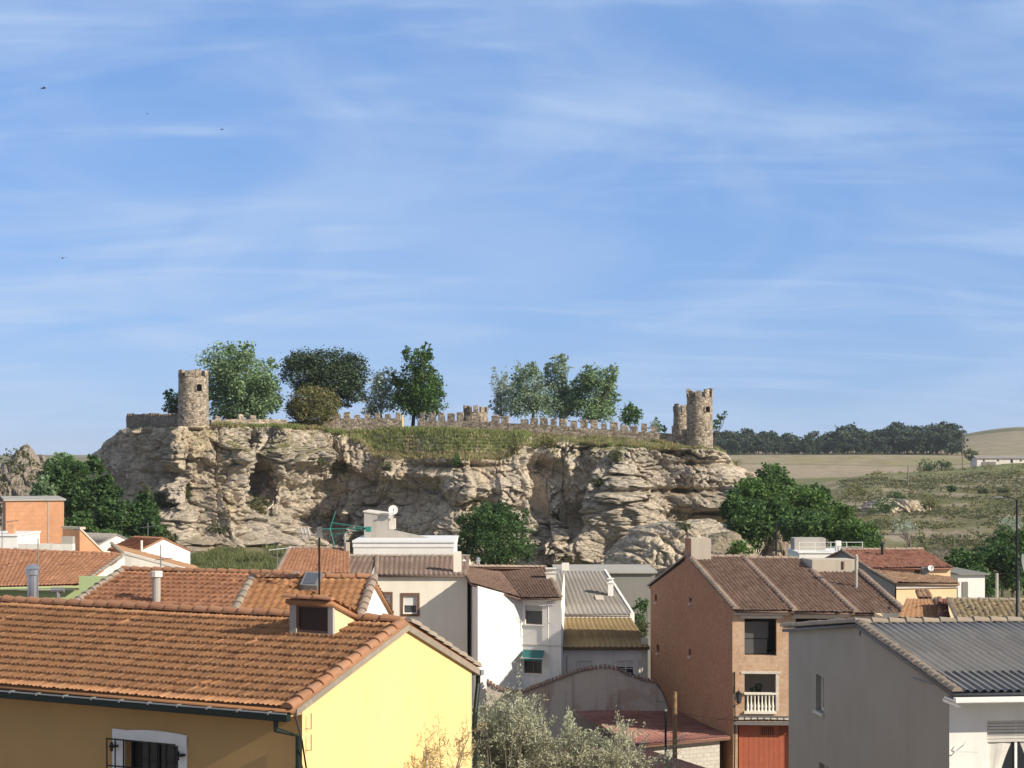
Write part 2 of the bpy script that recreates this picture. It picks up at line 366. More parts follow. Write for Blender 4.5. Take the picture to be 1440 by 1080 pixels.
# thin cirrus: the view direction met with a high flat layer, stretched by the wind
zc = wmath('MAXIMUM', sep.outputs['Z'], .0); zc = wmath('ADD', zc, .22)
cx = wmath('DIVIDE', sep.outputs['X'], zc); cy = wmath('DIVIDE', sep.outputs['Y'], zc)
cmb = t.nodes.new('ShaderNodeCombineXYZ'); t.links.new(cx, cmb.inputs[0]); t.links.new(cy, cmb.inputs[1])
def wnoise(scale, sx, sy, rot, detail, rough, dist, off):
    mp = t.nodes.new('ShaderNodeMapping'); mp.inputs['Scale'].default_value = (sx, sy, 1); mp.inputs['Rotation'].default_value = (0, 0, R(rot)); mp.inputs['Location'].default_value = (off, off*.7, 0)
    t.links.new(cmb.outputs[0], mp.inputs['Vector'])
    nz = t.nodes.new('ShaderNodeTexNoise'); nz.inputs['Scale'].default_value = scale; nz.inputs['Detail'].default_value = detail
    nz.inputs['Roughness'].default_value = rough; nz.inputs['Distortion'].default_value = dist
    t.links.new(mp.outputs[0], nz.inputs['Vector']); return nz.outputs['Fac']
def wramp(f, a, b, top):
    x = t.nodes.new('ShaderNodeMapRange'); x.interpolation_type = 'SMOOTHSTEP'; t.links.new(f, x.inputs['Value'])
    x.inputs['From Min'].default_value = a; x.inputs['From Max'].default_value = b; x.inputs['To Max'].default_value = top; return x.outputs[0]
c1 = wramp(wnoise(1.7, 1.0, .9, 30, 7, .53, .8, 5.3), .38, .74, .52)
c2 = wramp(wnoise(2.2, .55, 2.2, -24, 7, .54, 1.2, 9.4), .45, .76, .5)
low = wramp(sep.outputs['Z'], .20, .0, .16)
cl = wmath('ADD', wmath('ADD', c1, c2), low)
cl = wmath('MINIMUM', cl, .85)
sky_fill = wmath('ADD', wramp(sep.outputs['Z'], .42, .8, .75), wramp(sep.outputs['Y'], .1, -.6, .55)); sky_fill = wmath('MINIMUM', sky_fill, .8)  # extra white sky overhead and behind the camera, out of view, added as fill light
mx = t.nodes.new('ShaderNodeMix'); mx.data_type = 'RGBA'
t.links.new(cl, mx.inputs[0])
tint = t.nodes.new('ShaderNodeMix'); tint.data_type = 'RGBA'; tint.blend_type = 'MULTIPLY'; tint.inputs[0].default_value = 1
t.links.new(sky.outputs[0], tint.inputs[6]); tint.inputs[7].default_value = SKY_TINT = (.78, .84, 1.10, 1)
even = t.nodes.new('ShaderNodeMix'); even.data_type = 'RGBA'; even.inputs[0].default_value = .68; t.links.new(tint.outputs[2], even.inputs[6]); even.inputs[7].default_value = (1.42, 2.66, 5.0, 1)
t.links.new(even.outputs[2], mx.inputs[6]); mx.inputs[7].default_value = (3.3, 4.3, 6.0, 1)
mv = t.nodes.new('ShaderNodeMix'); mv.data_type = 'RGBA'; t.links.new(sky_fill, mv.inputs[0]); t.links.new(mx.outputs[2], mv.inputs[6]); mv.inputs[7].default_value = (3.3, 3.35, 3.5, 1)
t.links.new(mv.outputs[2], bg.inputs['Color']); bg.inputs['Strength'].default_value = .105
sc.view_settings.view_transform = 'Standard'; sc.view_settings.look = 'None'; sc.view_settings.gamma = 1; sc.view_settings.exposure = .5
sc.cycles.max_bounces = 6; sc.cycles.diffuse_bounces = 3; sc.cycles.glossy_bounces = 2; sc.cycles.transparent_max_bounces = 4; sc.cycles.use_denoising = True

# ------------------------------------------------------------------ ground
GR = [(-1.2,), (-.3,), (-.16,), (-.02,), (.1375,), (.22,), (.30,), (1.2,)]
prof = {
 -1.2: [(0,10),(32,6),(60,1),(90,0),(150,1.5),(225,5),(300,8),(600,8),(1000,10),(2500,18),(6000,20)],
 -.3:  [(0,10),(32,5),(60,1),(90,0),(150,1.5),(225,4.5),(300,7),(600,8),(1000,10),(2500,16),(6000,18)],
 -.16: [(0,10),(32,5),(60,1),(90,0),(150,1.5),(190,3.0),(225,5.2),(300,5),(600,7),(1000,10),(2500,15),(6000,17)],
 -.02: [(0,10),(32,5),(60,1),(90,0),(150,1),(225,2),(300,2),(600,6),(900,8),(1500,10),(2500,13),(6000,17)],
 .1375:[(0,10),(32,5),(60,1),(90,0),(150,1),(220,2),(260,4),(400,6),(520,7),(700,9.0),(900,16.6),(1000,18.0),(1200,21),(1500,23),(6000,20)],
 .22:  [(0,10),(32,5),(60,1),(90,0),(150,1),(220,2.5),(260,4),(340,6.6),(420,9.6),(480,11.4),(540,10),(700,9.2),(900,16.6),(1000,18.2),(1200,21.5),(1500,26),(1900,26),(6000,20)],
 .30:  [(0,10),(32,5),(60,1),(90,0),(150,1.3),(220,3.2),(260,4.5),(380,8.6),(470,12.4),(530,14.0),(570,14.0),(700,13.0),(900,15.6),(1000,18),(1200,28),(1480,41.5),(1700,41.5),(6000,20)],
 1.2:  [(0,10),(32,5),(60,1),(90,0),(150,1.5),(220,4),(260,6),(380,10),(470,14),(570,16),(900,18),(1200,30),(1480,42),(1700,42),(6000,20)]}
_ks = sorted(prof); 
def gz(x, y):
    x = np.asarray(x, float); y = np.maximum(np.asarray(y, float), 0.0)
    r = np.clip(x/np.maximum(y, 25.), -1.2, 1.2)
    zz = np.stack([np.interp(y, [p[0] for p in prof[k]], [p[1] for p in prof[k]]) for k in _ks], -1)
    i = np.clip(np.searchsorted(_ks, r)-1, 0, len(_ks)-2); kk = np.array(_ks)
    f = np.clip((r-kk[i])/(kk[i+1]-kk[i]), 0, 1); f = f*f*(3-2*f)
    z = np.take_along_axis(zz, i[..., None], -1)[..., 0]*(1-f)+np.take_along_axis(zz, i[..., None]+1, -1)[..., 0]*f
    amp = np.clip((y-120)/200, 0, 1)*np.clip((r-.06)/.1, 0, 1)*np.clip((650-y)/80, .06, 1)
    return z+amp*(1.0*fbm(x/38, y/45, 0, 4, 3)+.25*fbm(x/7, y/9, 0, 3, 8))
def ground():
    ys = np.concatenate([np.linspace(-60, 20, 9), np.linspace(25, 150, 40), np.linspace(153, 640, 240), np.linspace(645, 1100, 130), np.linspace(1110, 1750, 60), np.geomspace(1800, 6000, 14)])
    rr = np.concatenate([np.linspace(-1.6, -.36, 14), np.linspace(-.34, .06, 40), np.linspace(.064, .36, 190), np.linspace(.39, 1.6, 14)])
    Yg, Rg = np.meshgrid(ys, rr, indexing='ij')
    Xg = Rg*np.maximum(Yg, 45.)
    Z = gz(Xg, Yg)
    N = fbm(Xg/30, Yg/45, 0, 5, 21); N2 = fbm(Xg/6, Yg/9, 0, 4, 31)
    C = np.zeros(Xg.shape+(4,)); C[..., 3] = 1
    def setc(m, c, k=1.0):
        m = np.clip(m, 0, 1)[..., None]*k
        C[..., :3] = C[..., :3]*(1-m)+np.array(c)*m
    C[..., :3] = (.30, .26, .21)
    setc((Yg > 130)*1.0, (.17, .165, .085))
    hill = (Yg > 200) & (Yg < 640) & (Rg > .05)
    setc(hill*1., (.205, .185, .11)); setc(hill*np.clip(N*2.2+.35, 0, 1), (.14, .145, .06)); setc(hill*np.clip(N2*4-.3, 0, 1), (.33, .28, .21)); setc(hill*np.clip(-N2*3-.75, 0, 1), (.10, .10, .05))
    green = hill & (Yg > 455); setc(green*np.clip((Yg-455)/40, 0, 1)*np.clip(.85+N, 0, 1), (.15, .18, .07)); setc(green*np.clip(N2*2-.3, 0, .7), (.24, .23, .10))
    yb = 690+40*fbm(Rg*9, 0, 0, 2, 5)-240*(Rg-.2)
    f1 = (Yg > yb-80) & (Yg <= 800) & (Yg > 600); setc(f1*1., (.37, .30, .21))
    f2 = (Yg > 800-30*(Rg-.15)/.1) & (Yg <= 1000); setc(f2*1., (.31, .265, .16)); setc(f2*np.clip(N*2.5, 0, .8)*(Yg < 890), (.25, .25, .085))
    ed = (np.abs(Yg-800+30*(Rg-.15)/.1) < 5); setc(ed*1., (.16, .16, .07))
    setc(((Yg > 925) & (Yg < 940))*1., (.09, .10, .05)); setc(((Yg > 905) & (Yg < 925))*1., (.34, .31, .22))
    setc((Yg > 1000)*1., (.31, .265, .185)); setc((Yg > 1000)*np.clip(N*1.5, 0, .4), (.25, .22, .14)); setc((Yg > 640)*(Yg < 1380)*np.clip(N2*1.2, 0, .5), (.23, .20, .13)); setc((Yg > 640)*(Yg < 1380)*np.clip(-N2*1.2, 0, .4), (.40, .34, .25))
    setc((Yg > 1380)*np.clip(.85+N*1.5+N2, 0, 1), (.13, .135, .075))
    ny, nx = Xg.shape; idx = np.arange(ny*nx).reshape(ny, nx)
    q = np.stack([idx[:-1,:-1], idx[:-1,1:], idx[1:,1:], idx[1:,:-1]], -1).reshape(-1, 4)
    t = NT('ground'); at = t.n('ShaderNodeAttribute', attribute_name='cover'); v = t.coord()
    c = t.mix(t.ramp(t.noise(v, .35, 8, .7), [(.35, 0.), (.65, .5)]), at.outputs['Color'], (.13, .115, .07))
    c = t.mix(t.ramp(t.noise(v, .9, 6, .75), [(.5, 0.), (.7, .45)]), c, (.40, .35, .26))
    t.col(c); t.b.inputs['Roughness'].default_value = 1; t.b.inputs['Specular IOR Level'].default_value = .05
    t.bump(t.noise(v, 1.1, 6, .7), .6, .3)
    mesh_np('ground', np.stack([Xg, Yg, Z], -1).reshape(-1, 3), q, t.m, attr=C.reshape(-1, 4), smooth=True, kind='structure')
ground()

# ------------------------------------------------------------------ the rock under the castle
def pl(px, tab): return np.interp(px, [a for a, b in tab], [b for a, b in tab])
PLAN = [(128,285),(140,262),(170,246),(200,238),(232,227),(250,222.5),(300,226),(332,227),(352,232),(372,231),(395,229),(440,236),(470,238),(520,235),(580,230),(632,225),(660,224),(700,226),(734,225),(748,229),(772,229),(800,229),(850,226),(885,223),(925,226.5),(960,228),(1005,228),(1028,231),(1036,240),(1044,262),(1056,292)]
TOP = [(128,662),(134,655),(139,641),(143,640),(149,620),(158,616),(165,607),(176,603),(190,602),(235,601),(300,598),(352,600),(440,603),(480,610),(512,625),(525,640),(560,645),(610,645),(690,646),(722,640),(738,626),(752,632),(772,622),(800,622),(870,629),(960,631),(1005,632),(1020,637),(1027,645),(1032,668),(1040,720),(1056,765)]
PLAT = [(128,640),(180,603),(300,598),(440,600),(570,604),(640,606),(700,609),(800,612),(900,620),(975,627),(1010,631),(1023,641),(1034,700),(1056,800)]
#      px   py   sx  sy   dY (metres, + = hollow)
FEAT = [(985,738,46,9,4.5),(975,709,55,10,-2.6),(1000,720,38,4,2.2),(945,690,60,3.5,1.6),(990,668,50,14,-1.6),(985,652,55,3,1.3),(826,730,26,20,4.2),(868,690,20,50,-3.4),(855,735,16,26,-2.0),
 (925,727,30,13,.6),(748,690,5,40,2.0),(757,650,20,14,1.0),(770,640,26,8,-1.8),(765,660,28,12,1.0),(700,690,12,40,-1.5),(352,655,9,34,2.0),(368,662,14,22,1.8),(420,700,48,24,3.0),(450,735,50,14,3.6),(400,712,45,10,1.0),
 (290,772,48,20,-4.6),(358,752,30,26,-4.8),(322,752,7,26,3.6),(275,700,16,26,2.8),(300,725,20,30,-1.6),(250,668,14,12,2.2),(232,640,8,6,-1.2),(410,640,44,18,-2.2),(330,640,40,16,-1.6),
 (796,772,44,26,-5.5),(760,762,16,30,-3.0),(735,720,14,40,1.2),(660,690,45,18,-1.6),(600,668,40,6,-1.2),(600,700,50,22,1.4),(560,660,16,12,-1.8),(500,690,36,30,1.8),(640,655,60,3,1.2),(910,660,26,8,.9),(815,650,22,22,-1.6),(905,778,26,20,3.0),(180,660,30,14,-1.5),(200,720,26,26,-2.5),(540,740,60,24,-1.5)]
def surf(px, py, al, z):
    d = np.zeros(np.broadcast(px, py).shape)
    for a, b, sx, sy, dy in FEAT:
        wv = vnoise(px/22, py/16, 0, 77)*.35
        e = ((px-a)/sx)**2+((py-b)/sy)**2
        d = d+dy*np.clip(1.6*np.exp(-e*(1+wv))-.25*np.exp(-e), 0, 1.1)
    x = al; feat = d
    wx = x+1.5*fbm(x/6, z/6, 0, 4, 5); wz = z+1.3*fbm(x/6, z/6, 3, 4, 6)
    rough = np.clip(.75+1.1*fbm(x/11, z/8, 5, 3, 62)-.10*feat, .5, 1.25)
    d = d-1.9*fbm(wx/10, wz/9, 0, 3, 40)-.55*ridged(wx/7, wz/6, 0, 4, 44)
    d = d+rough*1.4*np.clip(1-np.abs(vnoise(wx/2.6, wz/12, 0, 81))*8, 0, 1)+rough*.2*np.clip(1-np.abs(vnoise(wx/6, wz/4, 0, 83))*9, 0, 1)
    lay = wz/2.3+.9*fbm(x/10, z/7, 0, 2, 47); li = np.floor(lay); lf = lay-li
    d = d-np.clip((px-820)/60, .12, .7)*np.clip(.3+1.2*fbm(x/16, z/9, 0, 2, 48), 0, 1)*(1.0*vnoise(x/4.5, li*3.7, 0, 50)*np.clip(np.minimum(lf, 1-lf)*7, 0, 1))
    def facets(sx, sz, seed, off, tilt, gap, k, wp):
        f1, f2, cid, gx, gy = worley(x/sx+wp*vnoise(x/sx*1.3, z/sz*1.3, 0, seed+1)+.25*z/sx, z/sz+wp*vnoise(x/sx*1.3, z/sz*1.3, 3, seed+1), seed)
        ra = (cid*17.31) % 1-.5; rb = (cid*41.77) % 1-.5
        return -off*(cid-.5)*2+tilt*sx*(ra*gx+(rb+.12)*gy)+gap*np.clip(1-(f2-f1)*k, 0, 1)
    d = d+rough*(facets(3.0, 3.6, 52, .8, 1.1, .7, 8, .3)+facets(1.2, 1.35, 58, .36, 1.0, .35, 7, .35)+facets(.62, .5, 68, .25, 1.1, .24, 5, .3)-.42*fbm(x*1.2, z*1.3, 0, 4, 60, .7))
    surf.rough = rough
    return d
def cliff():
    pd = np.arange(128, 1056.01, .1); yd = pl(pd, PLAN); ker = np.exp(-.5*(np.arange(-60, 61)/18.)**2); ker /= ker.sum()
    yd = np.convolve(np.pad(yd, 60, mode='reflect', reflect_type='odd'), ker, 'valid'); xd = (pd-720)/F*yd
    seg = np.hypot(np.diff(xd), np.diff(yd)); al = np.concatenate([[0], np.cumsum(seg)])
    wgt = np.interp(pd[1:], [128, 180, 215, 1030, 1040, 1056], [.45, .5, 1, 1, .4, .3]); cw = np.concatenate([[0], np.cumsum(seg*wgt)])
    nc = int(cw[-1]/.098); tt = np.linspace(0, cw[-1], nc)
    pxs = np.interp(tt, cw, pd); X0 = np.interp(tt, cw, xd); Y0 = np.interp(tt, cw, yd); AL = np.interp(tt, cw, al)
    k2 = np.exp(-.5*(np.arange(-300, 301)/110.)**2); k2 /= k2.sum()
    sm = lambda v: np.convolve(np.pad(v, 300, mode='reflect', reflect_type='odd'), k2, 'valid')
    tx = np.gradient(sm(xd), pd); ty = np.gradient(sm(yd), pd); ln = np.hypot(tx, ty); NX = np.interp(tt, cw, ty/ln); NY = np.interp(tt, cw, -tx/ln)
    py_top = pl(pxs, TOP)+2.0*fbm(pxs/6, 0, 0, 3, 91)
    nr = 215; s = np.linspace(0, 1, nr)[:, None]
    py = 812+(py_top-812)*s; PX = np.broadcast_to(pxs, py.shape); Z = CZ-(py-HZ)/F*Y0
    d = surf(PX, py, np.broadcast_to(AL, py.shape), Z)
    fade = np.clip((1-s)*nr/5, 0.15, 1); edge = np.clip(np.minimum((pxs-128)/70, (1060-pxs)/30), .12, 1)
    o = (1-s)*np.interp(pxs, [200, 262], [.8, 4.2])[None]-d*fade*edge
    V = [np.stack([X0+NX*o, Y0+NY*o, Z], -1)]
    xt, yt, zt = V[0][-1, :, 0], V[0][-1, :, 1], Z[-1]
    npl = 70; RG = [surf.rough]
    for k in range(1, npl+1):
        q = k/npl; yy = yt+(300-yt)*q**1.25
        w = np.clip((yy-yt)/9.5, 0, 1); w = w*w*(3-2*w)
        zp = CZ-(pl(pxs, PLAT)-HZ)/F*243.0
        zz = zt+(np.maximum(zp, zt)-zt)*w+.22*fbm(pxs/7, yy/1.6, 0, 3, 71)*np.clip(q*6, 0, 1)
        V.append(np.stack([xt+xt/yt*(yy-yt), yy, zz], -1)[None])
    for k in range(1, 13):
        q = k/12; yy = np.full(nc, 300.)+q*25; zz = V[npl][0, :, 2]*(1-q)+1*q
        V.append(np.stack([xt+xt/yt*(yy-yt), yy, zz], -1)[None])
    V = np.concatenate(V, 0); n = V.shape[0]
    idx = np.arange(n*nc).reshape(n, nc)
    q = np.stack([idx[:-1,:-1], idx[:-1,1:], idx[1:,1:], idx[1:,:-1]], -1).reshape(-1, 4)
    cv = np.ones((n, nc, 4)); cv[:nr, :, :3] = np.clip(RG[0], 0, 1)[..., None]
    mesh_np('cliff_hill', V.reshape(-1, 3), q, M['rock'], attr=cv.reshape(-1, 4), kind='structure')
    return pxs, V, nr
CPX, CV, CNR = cliff()
def cliff_at(px, py):
    i = int(np.clip(np.searchsorted(CPX, px), 0, len(CPX)-1)); c = CV[:CNR, i]
    k = int(np.argmin(np.abs(HZ+(CZ-c[:, 2])*F/c[:, 1]-py))); return c[k]
def top_at(px, Y):
    i = int(np.clip(np.searchsorted(CPX, px), 0, len(CPX)-1)); c = CV[CNR-1:, i]
    return float(np.interp(Y, c[:82, 1], c[:82, 2]))
def rock_dome(name, cx, cy, z0, rx, ry, h, mat, seed, tilt=(0, 0), amp=1.0, n=150, power=2.4, fr=1.0, **kw):
    th = np.linspace(0, 2*math.pi, n*2, endpoint=False); ph = np.linspace(0, 1, n//2)
    T, Q = np.meshgrid(th, ph)
    cr = np.cos(Q*math.pi/2)**(2/power); sr = np.sin(Q*math.pi/2)**(2/power)
    x = rx*cr*np.cos(T); y = ry*cr*np.sin(T); z = h*sr*(1+tilt[0]*np.cos(T)*cr+tilt[1]*np.sin(T)*cr)
    nx = np.cos(T)*cr; ny = np.sin(T)*cr; nz = sr*.5
    wx = (x+y*.8)+1.0*fbm(x/4*fr, z/3*fr, y/4*fr, 3, seed)
    d = amp*(1.6*fbm(x/6*fr, y/6*fr, z/5*fr, 4, seed+1)+.25*ridged(wx/4*fr, z/3*fr, y/5*fr, 4, seed+2)+.45*fbm(x*1.1, y*1.1, z*1.1, 5, seed+7, .7))
    f1, f2, cid, gx, gy = worley(wx/2*fr, z/1.3*fr, seed+3); ra = (cid*17.31) % 1-.5; rb = (cid*41.77) % 1-.5; d = d+amp*(.8*(cid-.5)-.5*np.clip(1-(f2-f1)*8, 0, 1)+2*(ra*gx+rb*gy))
    f1, f2, cid, gx, gy = worley(wx/.7*fr, z/.5*fr, seed+4); ra = (cid*17.31) % 1-.5; rb = (cid*41.77) % 1-.5; d = d+amp*(.35*(cid-.5)-.2*np.clip(1-(f2-f1)*6, 0, 1)+.8*(ra*gx+rb*gy))
    V = np.stack([cx+x+nx*d, cy+y+ny*d, z0+z+nz*d], -1)
    V[-1] = V[-1].mean(0)
    nr, nc = T.shape; idx = np.arange(nr*nc).reshape(nr, nc); j = np.roll(idx, -1, 1)
    q = np.stack([idx[:-1], j[:-1], j[1:], idx[1:]], -1).reshape(-1, 4)
    return mesh_np(name, V.reshape(-1, 3), q, mat, org=(cx, cy, z0), **kw)
rock_dome('rock_outcrop', X(22, 238), 243, 3, 10.5, 9, 14.6, M['rock_far'], 120, (0, .1), 1.15, 260, 1.35, kind='structure')
rock_dome('boulder', X(958, 190), 196, 1.5, 8.4, 7, 7.9, M['rock'], 150, (.12, 0), .8, 240, 2.6, label='huge fallen boulder with a dark undercut side below the castle cliff, touching the brick house', cat='boulder')
rock_dome('boulder', X(1025, 176), 184, 1.5, 5.0, 5, 7.2, M['rock_smooth'], 170, (.1, 0), .35, 160, 2.0, label='smooth rounded pale boulder behind the brick house chimney', cat='boulder')
rock_dome('rock_spur', X(1108, 190), 196, 1.5, 2.6, 4, 8.0, M['rock_smooth'], 190, (0, 0), .55, 120, 1.5, label='narrow pale rock spur rising between green trees beside the terrace', cat='rock')
rock_dome('rock_ledge', X(1266, 330), 334, 4.8, 7.2, 6, 3.3, M['rock'], 210, (0, 0), .9, 170, 2.6, fr=.9, label='grey broken rock ledge on the scrubby hillside', cat='rock')

# thin air between here and the far fields
_hv = MB(); _hv.box(A3(-9800, -110, -2.5), A3(19600, 0, 0), A3(0, 6300, 0), A3(0, 0, 64)); _hm = bpy.data.materials.new('haze'); _hm.use_nodes = True; _ht = _hm.node_tree; _ht.nodes.remove(_ht.nodes['Principled BSDF'])
_pv = _ht.nodes.new('ShaderNodeVolumePrincipled'); _pv.inputs['Color'].default_value = (.82, .90, 1, 1); _pv.inputs['Density'].default_value = .00007; _pv.inputs['Anisotropy'].default_value = 0
_ht.links.new(_pv.outputs[0], _ht.nodes['Material Output'].inputs['Volume'])
_hv.build('haze', _hm, kind='stuff')
# ------------------------------------------------------------------ castle
def ring_tower(name, label, px, Y, rpx0, rpx1, py_base, py_top, nm, mer_h, win=None, mat='stone', seed=1, sunk=1.5, wall_t=.5):
    cx = X(px, Y); r0 = rpx0/F*Y; r1 = rpx1/F*Y; zb = Zp(py_base, Y)-sunk; zt = Zp(py_top, Y); zs = zt-mer_h
    th = thing(name, label, 'tower', (cx, Y, zb))
    n = 72; nz = 46
    T, Q = np.meshgrid(np.linspace(0, 2*math.pi, n, endpoint=False), np.linspace(0, 1, nz))
    r = r0+(r1-r0)*Q+.07*fbm(np.cos(T)*r0*2.2, np.sin(T)*r0*2.2, Q*(zs-zb)*2.2, 3, seed)
    V = np.stack([cx+r*np.cos(T), Y+r*np.sin(T), zb+(zs-zb)*Q], -1).reshape(-1, 3)
    ri = r1-wall_t
    top = np.stack([cx+ri*np.cos(T[0]), Y+ri*np.sin(T[0]), np.full(n, zs)], -1)
    low = top.copy(); low[:, 2] -= .9
    V = np.concatenate([V, top, low]); faces = []
    hole = None
    if win: 
        hx = X(win[0], Y)-cx; ang = -math.acos(max(-1, min(1, hx/r1))); hw = win[2]/F*Y/2/r1; hz0 = Zp(win[1]+win[3]/2, Y); hz1 = Zp(win[1]-win[3]/2, Y)
    for i in range(nz-1+2):
        for k in range(n):
            a, b = i*n+k, i*n+(k+1) % n
            if win and i < nz-1:
                tm = (k+.5)/n*2*math.pi; tm = (tm+math.pi) % (2*math.pi)-math.pi; zm = zb+(zs-zb)*(i+.5)/(nz-1)
                if abs(tm-ang) < hw and hz0 < zm < hz1: continue
            faces.append((a, b, b+n, a+n))
    faces.append(tuple(nz*n+n+k for k in range(n)))
    mesh_np('shaft', V, faces, M[mat], th)
    if win:
        # the deep arched opening: a lined niche inside the wall
        m = MB(); c = A3(cx+math.cos(ang)*(r1-.75), Y+math.sin(ang)*(r1-.75), (hz0+hz1)/2); tn = A3(-math.sin(ang), math.cos(ang), 0); no = A3(math.cos(ang), math.sin(ang), 0)
        hwm = hw*r1+.12; hh = (hz1-hz0)/2+.14
        m.poly([c-tn*hwm-A3(0,0,hh), c+tn*hwm-A3(0,0,hh), c+tn*hwm+A3(0,0,hh), c-tn*hwm+A3(0,0,hh)])
        for sg in (-1, 1): m.poly([c+tn*hwm*sg-A3(0,0,hh), c+tn*hwm*sg+A3(0,0,hh), c+tn*hwm*sg+A3(0,0,hh)+no*.62, c+tn*hwm*sg-A3(0,0,hh)+no*.62])
        for sg in (-1, 1): m.poly([c-tn*hwm+A3(0,0,hh*sg), c+tn*hwm+A3(0,0,hh*sg), c+tn*hwm+A3(0,0,hh*sg)+no*.62, c-tn*hwm+A3(0,0,hh*sg)+no*.62])
        m.build('window_niche', M['stone_dark'], th)
        f = MB(); rr = r1+.03
        pts = []
        for q in range(9):
            t = math.pi*q/8; pts.append(A3(cx, Y, 0)+no*rr+tn*math.cos(t)*(hw*r1+.06)+A3(0, 0, hz1-.25+math.sin(t)*.34))
        pts = [A3(cx, Y, 0)+no*rr+tn*(hw*r1+.06)+A3(0,0,hz0)]+pts+[A3(cx, Y, 0)+no*rr-tn*(hw*r1+.06)+A3(0,0,hz0)]
        f.tube(pts, .10, 6); f.build('window_arch', M[mat], th)
    for k in range(nm):
        a0 = 2*math.pi*(k+.22)/nm; a1 = 2*math.pi*(k+.78)/nm; h = mer_h*rnd.uniform(.7, 1.12); m = MB(); ro = r1+.06
        seg = 4; o = []; i_ = []
        for j in range(seg+1):
            a = a0+(a1-a0)*j/seg; o.append((cx+ro*math.cos(a), Y+ro*math.sin(a))); i_.append((cx+ri*math.cos(a), Y+ri*math.sin(a)))
        z0, z1 = zs-.05, zs+h
        for j in range(seg):
            m.poly([(*o[j], z0), (*o[j+1], z0), (*o[j+1], z1), (*o[j], z1)]); m.poly([(*i_[j+1], z0), (*i_[j], z0), (*i_[j], z1), (*i_[j+1], z1)])
            m.poly([(*o[j], z1), (*o[j+1], z1), (*i_[j+1], z1), (*i_[j], z1)])
        m.poly([(*i_[0], z0), (*o[0], z0), (*o[0], z1), (*i_[0], z1)]); m.poly([(*o[-1], z0), (*i_[-1], z0), (*i_[-1], z1), (*o[-1], z1)])
        m.build('merlon', M[mat], th)
    return th
def stone_block(m, c, u, n, L, T, h, seed):
    # a slightly irregular block of masonry standing on c
    q = [];
    for i in (-1, 1):
        for j in (-1, 1):
            for k in (0, 1):
                q.append(c+u*(i*L/2+rnd.uniform(-.04, .04))+n*(j*T/2+rnd.uniform(-.03, .03))+A3(0, 0, k*h+(rnd.uniform(-.07, .05) if k else 0)))
    for f in ((0,4,5,1),(4,6,7,5),(6,2,3,7),(2,0,1,3),(1,5,7,3)): m.poly([q[t] for t in f])
def castle_wall(name, label, pts, spacing, mer_w, mer_h, T=.6, mat='stone', sunk=1.5, seed=0, skip=()):
    # pts: (px, Y, py of the wall walk top, py of the base)
    W = [(A3(X(a, Y), Y, 0), Zp(t, Y), Zp(b, Y)-sunk) for a, Y, t, b in pts]
    th = thing(name, label, 'castle wall', (*W[0][0][:2], W[0][2])); V = []; Fc = []; mer = []
    acc = 0.0
    for (p, t0, b0), (q, t1, b1) in zip(W[:-1], W[1:]):
        L = np.linalg.norm(q-p); u = (q-p)/L; n = A3(u[1], -u[0], 0); k = max(2, int(L/.45)); nz = 8
        rows = []
        for side in (1, -1):
            s, v = np.meshgrid(np.linspace(0, 1, k+1), np.linspace(0, 1, nz+1))
            z = (b0+(b1-b0)*s)*(1-v)+(t0+(t1-t0)*s+.07*vnoise(s*L*.8, 0, seed))*v
            d = T/2+.07*fbm(s*L*1.7, z*1.7, side, 3, seed+3)
            pos = p[None, None]+u*(s*L)[..., None]+n*side*d[..., None]; pos[..., 2] = z
            rows.append((len(V), pos.shape)); V += list(pos.reshape(-1, 3))
        for si, (o, (a, b, _)) in enumerate(rows):
            for i in range(a-1):
                for j in range(b-1):
                    f = (o+i*b+j, o+i*b+j+1, o+(i+1)*b+j+1, o+(i+1)*b+j); Fc.append(f if si == 0 else f[::-1])
        o0, (a, b, _) = rows[0]; o1 = rows[1][0]
        for j in range(b-1): Fc.append((o0+(a-1)*b+j, o0+(a-1)*b+j+1, o1+(a-1)*b+j+1, o1+(a-1)*b+j))
        for j in (0, b-1):
            for i in range(a-1): Fc.append((o0+i*b+j, o0+(i+1)*b+j, o1+(i+1)*b+j, o1+i*b+j))
        x = spacing/2
        while x < L-mer_w*.4:
            mer.append((p+u*x+A3(0, 0, t0+(t1-t0)*x/L-.06), u, n)); x += spacing
    mesh_np('wall_body', V, Fc, M[mat], th)
    for i, (c, u, n) in enumerate(mer):
        if i in skip: continue
        m = MB(); stone_block(m, c, u, n, mer_w*rnd.uniform(.72, 1.2), T*.95, mer_h*rnd.uniform(.62, 1.15), i); m.build('merlon', M[mat], th)
    return th
ring_tower('castle_tower', 'tall round stone tower with an arched opening near the top, beside a big ash tree', 272, 228, 22, 20.5, 601, 519, 9, 1.0, (283, 546, 8, 10), seed=3)
ring_tower('castle_tower', 'round stone tower standing at the cliff edge next to a slimmer one', 984, 236, 18.5, 18, 630, 547.5, 9, 1.1, (993, 576, 7.5, 8), seed=5)
ring_tower('castle_tower', 'slimmer round stone tower half hidden behind another tower', 958, 247, 11.5, 11, 625, 568.5, 7, 1.0, None, seed=7)
ring_tower('castle_tower', 'low ruined round tower stump with worn battlements beside bare poplars', 669, 248.5, 17.5, 17, 606, 570, 10, 1.0, None, seed=9, sunk=2.5)
castle_wall('castle_wall', 'shaded battlemented wall running back from the tall tower over the cliff flank', [(180, 250, 585, 604), (258, 229, 584, 602)], 1.15, .66, .42, mat='stone_dark', seed=20, sunk=2.5)
castle_wall('castle_wall', 'short low stone wall between the tall tower and the olive coloured bush', [(296, 232, 590, 603), (402, 240, 590, 602)], 1.9, .95, .75, seed=24, skip=(1, 4, 5))
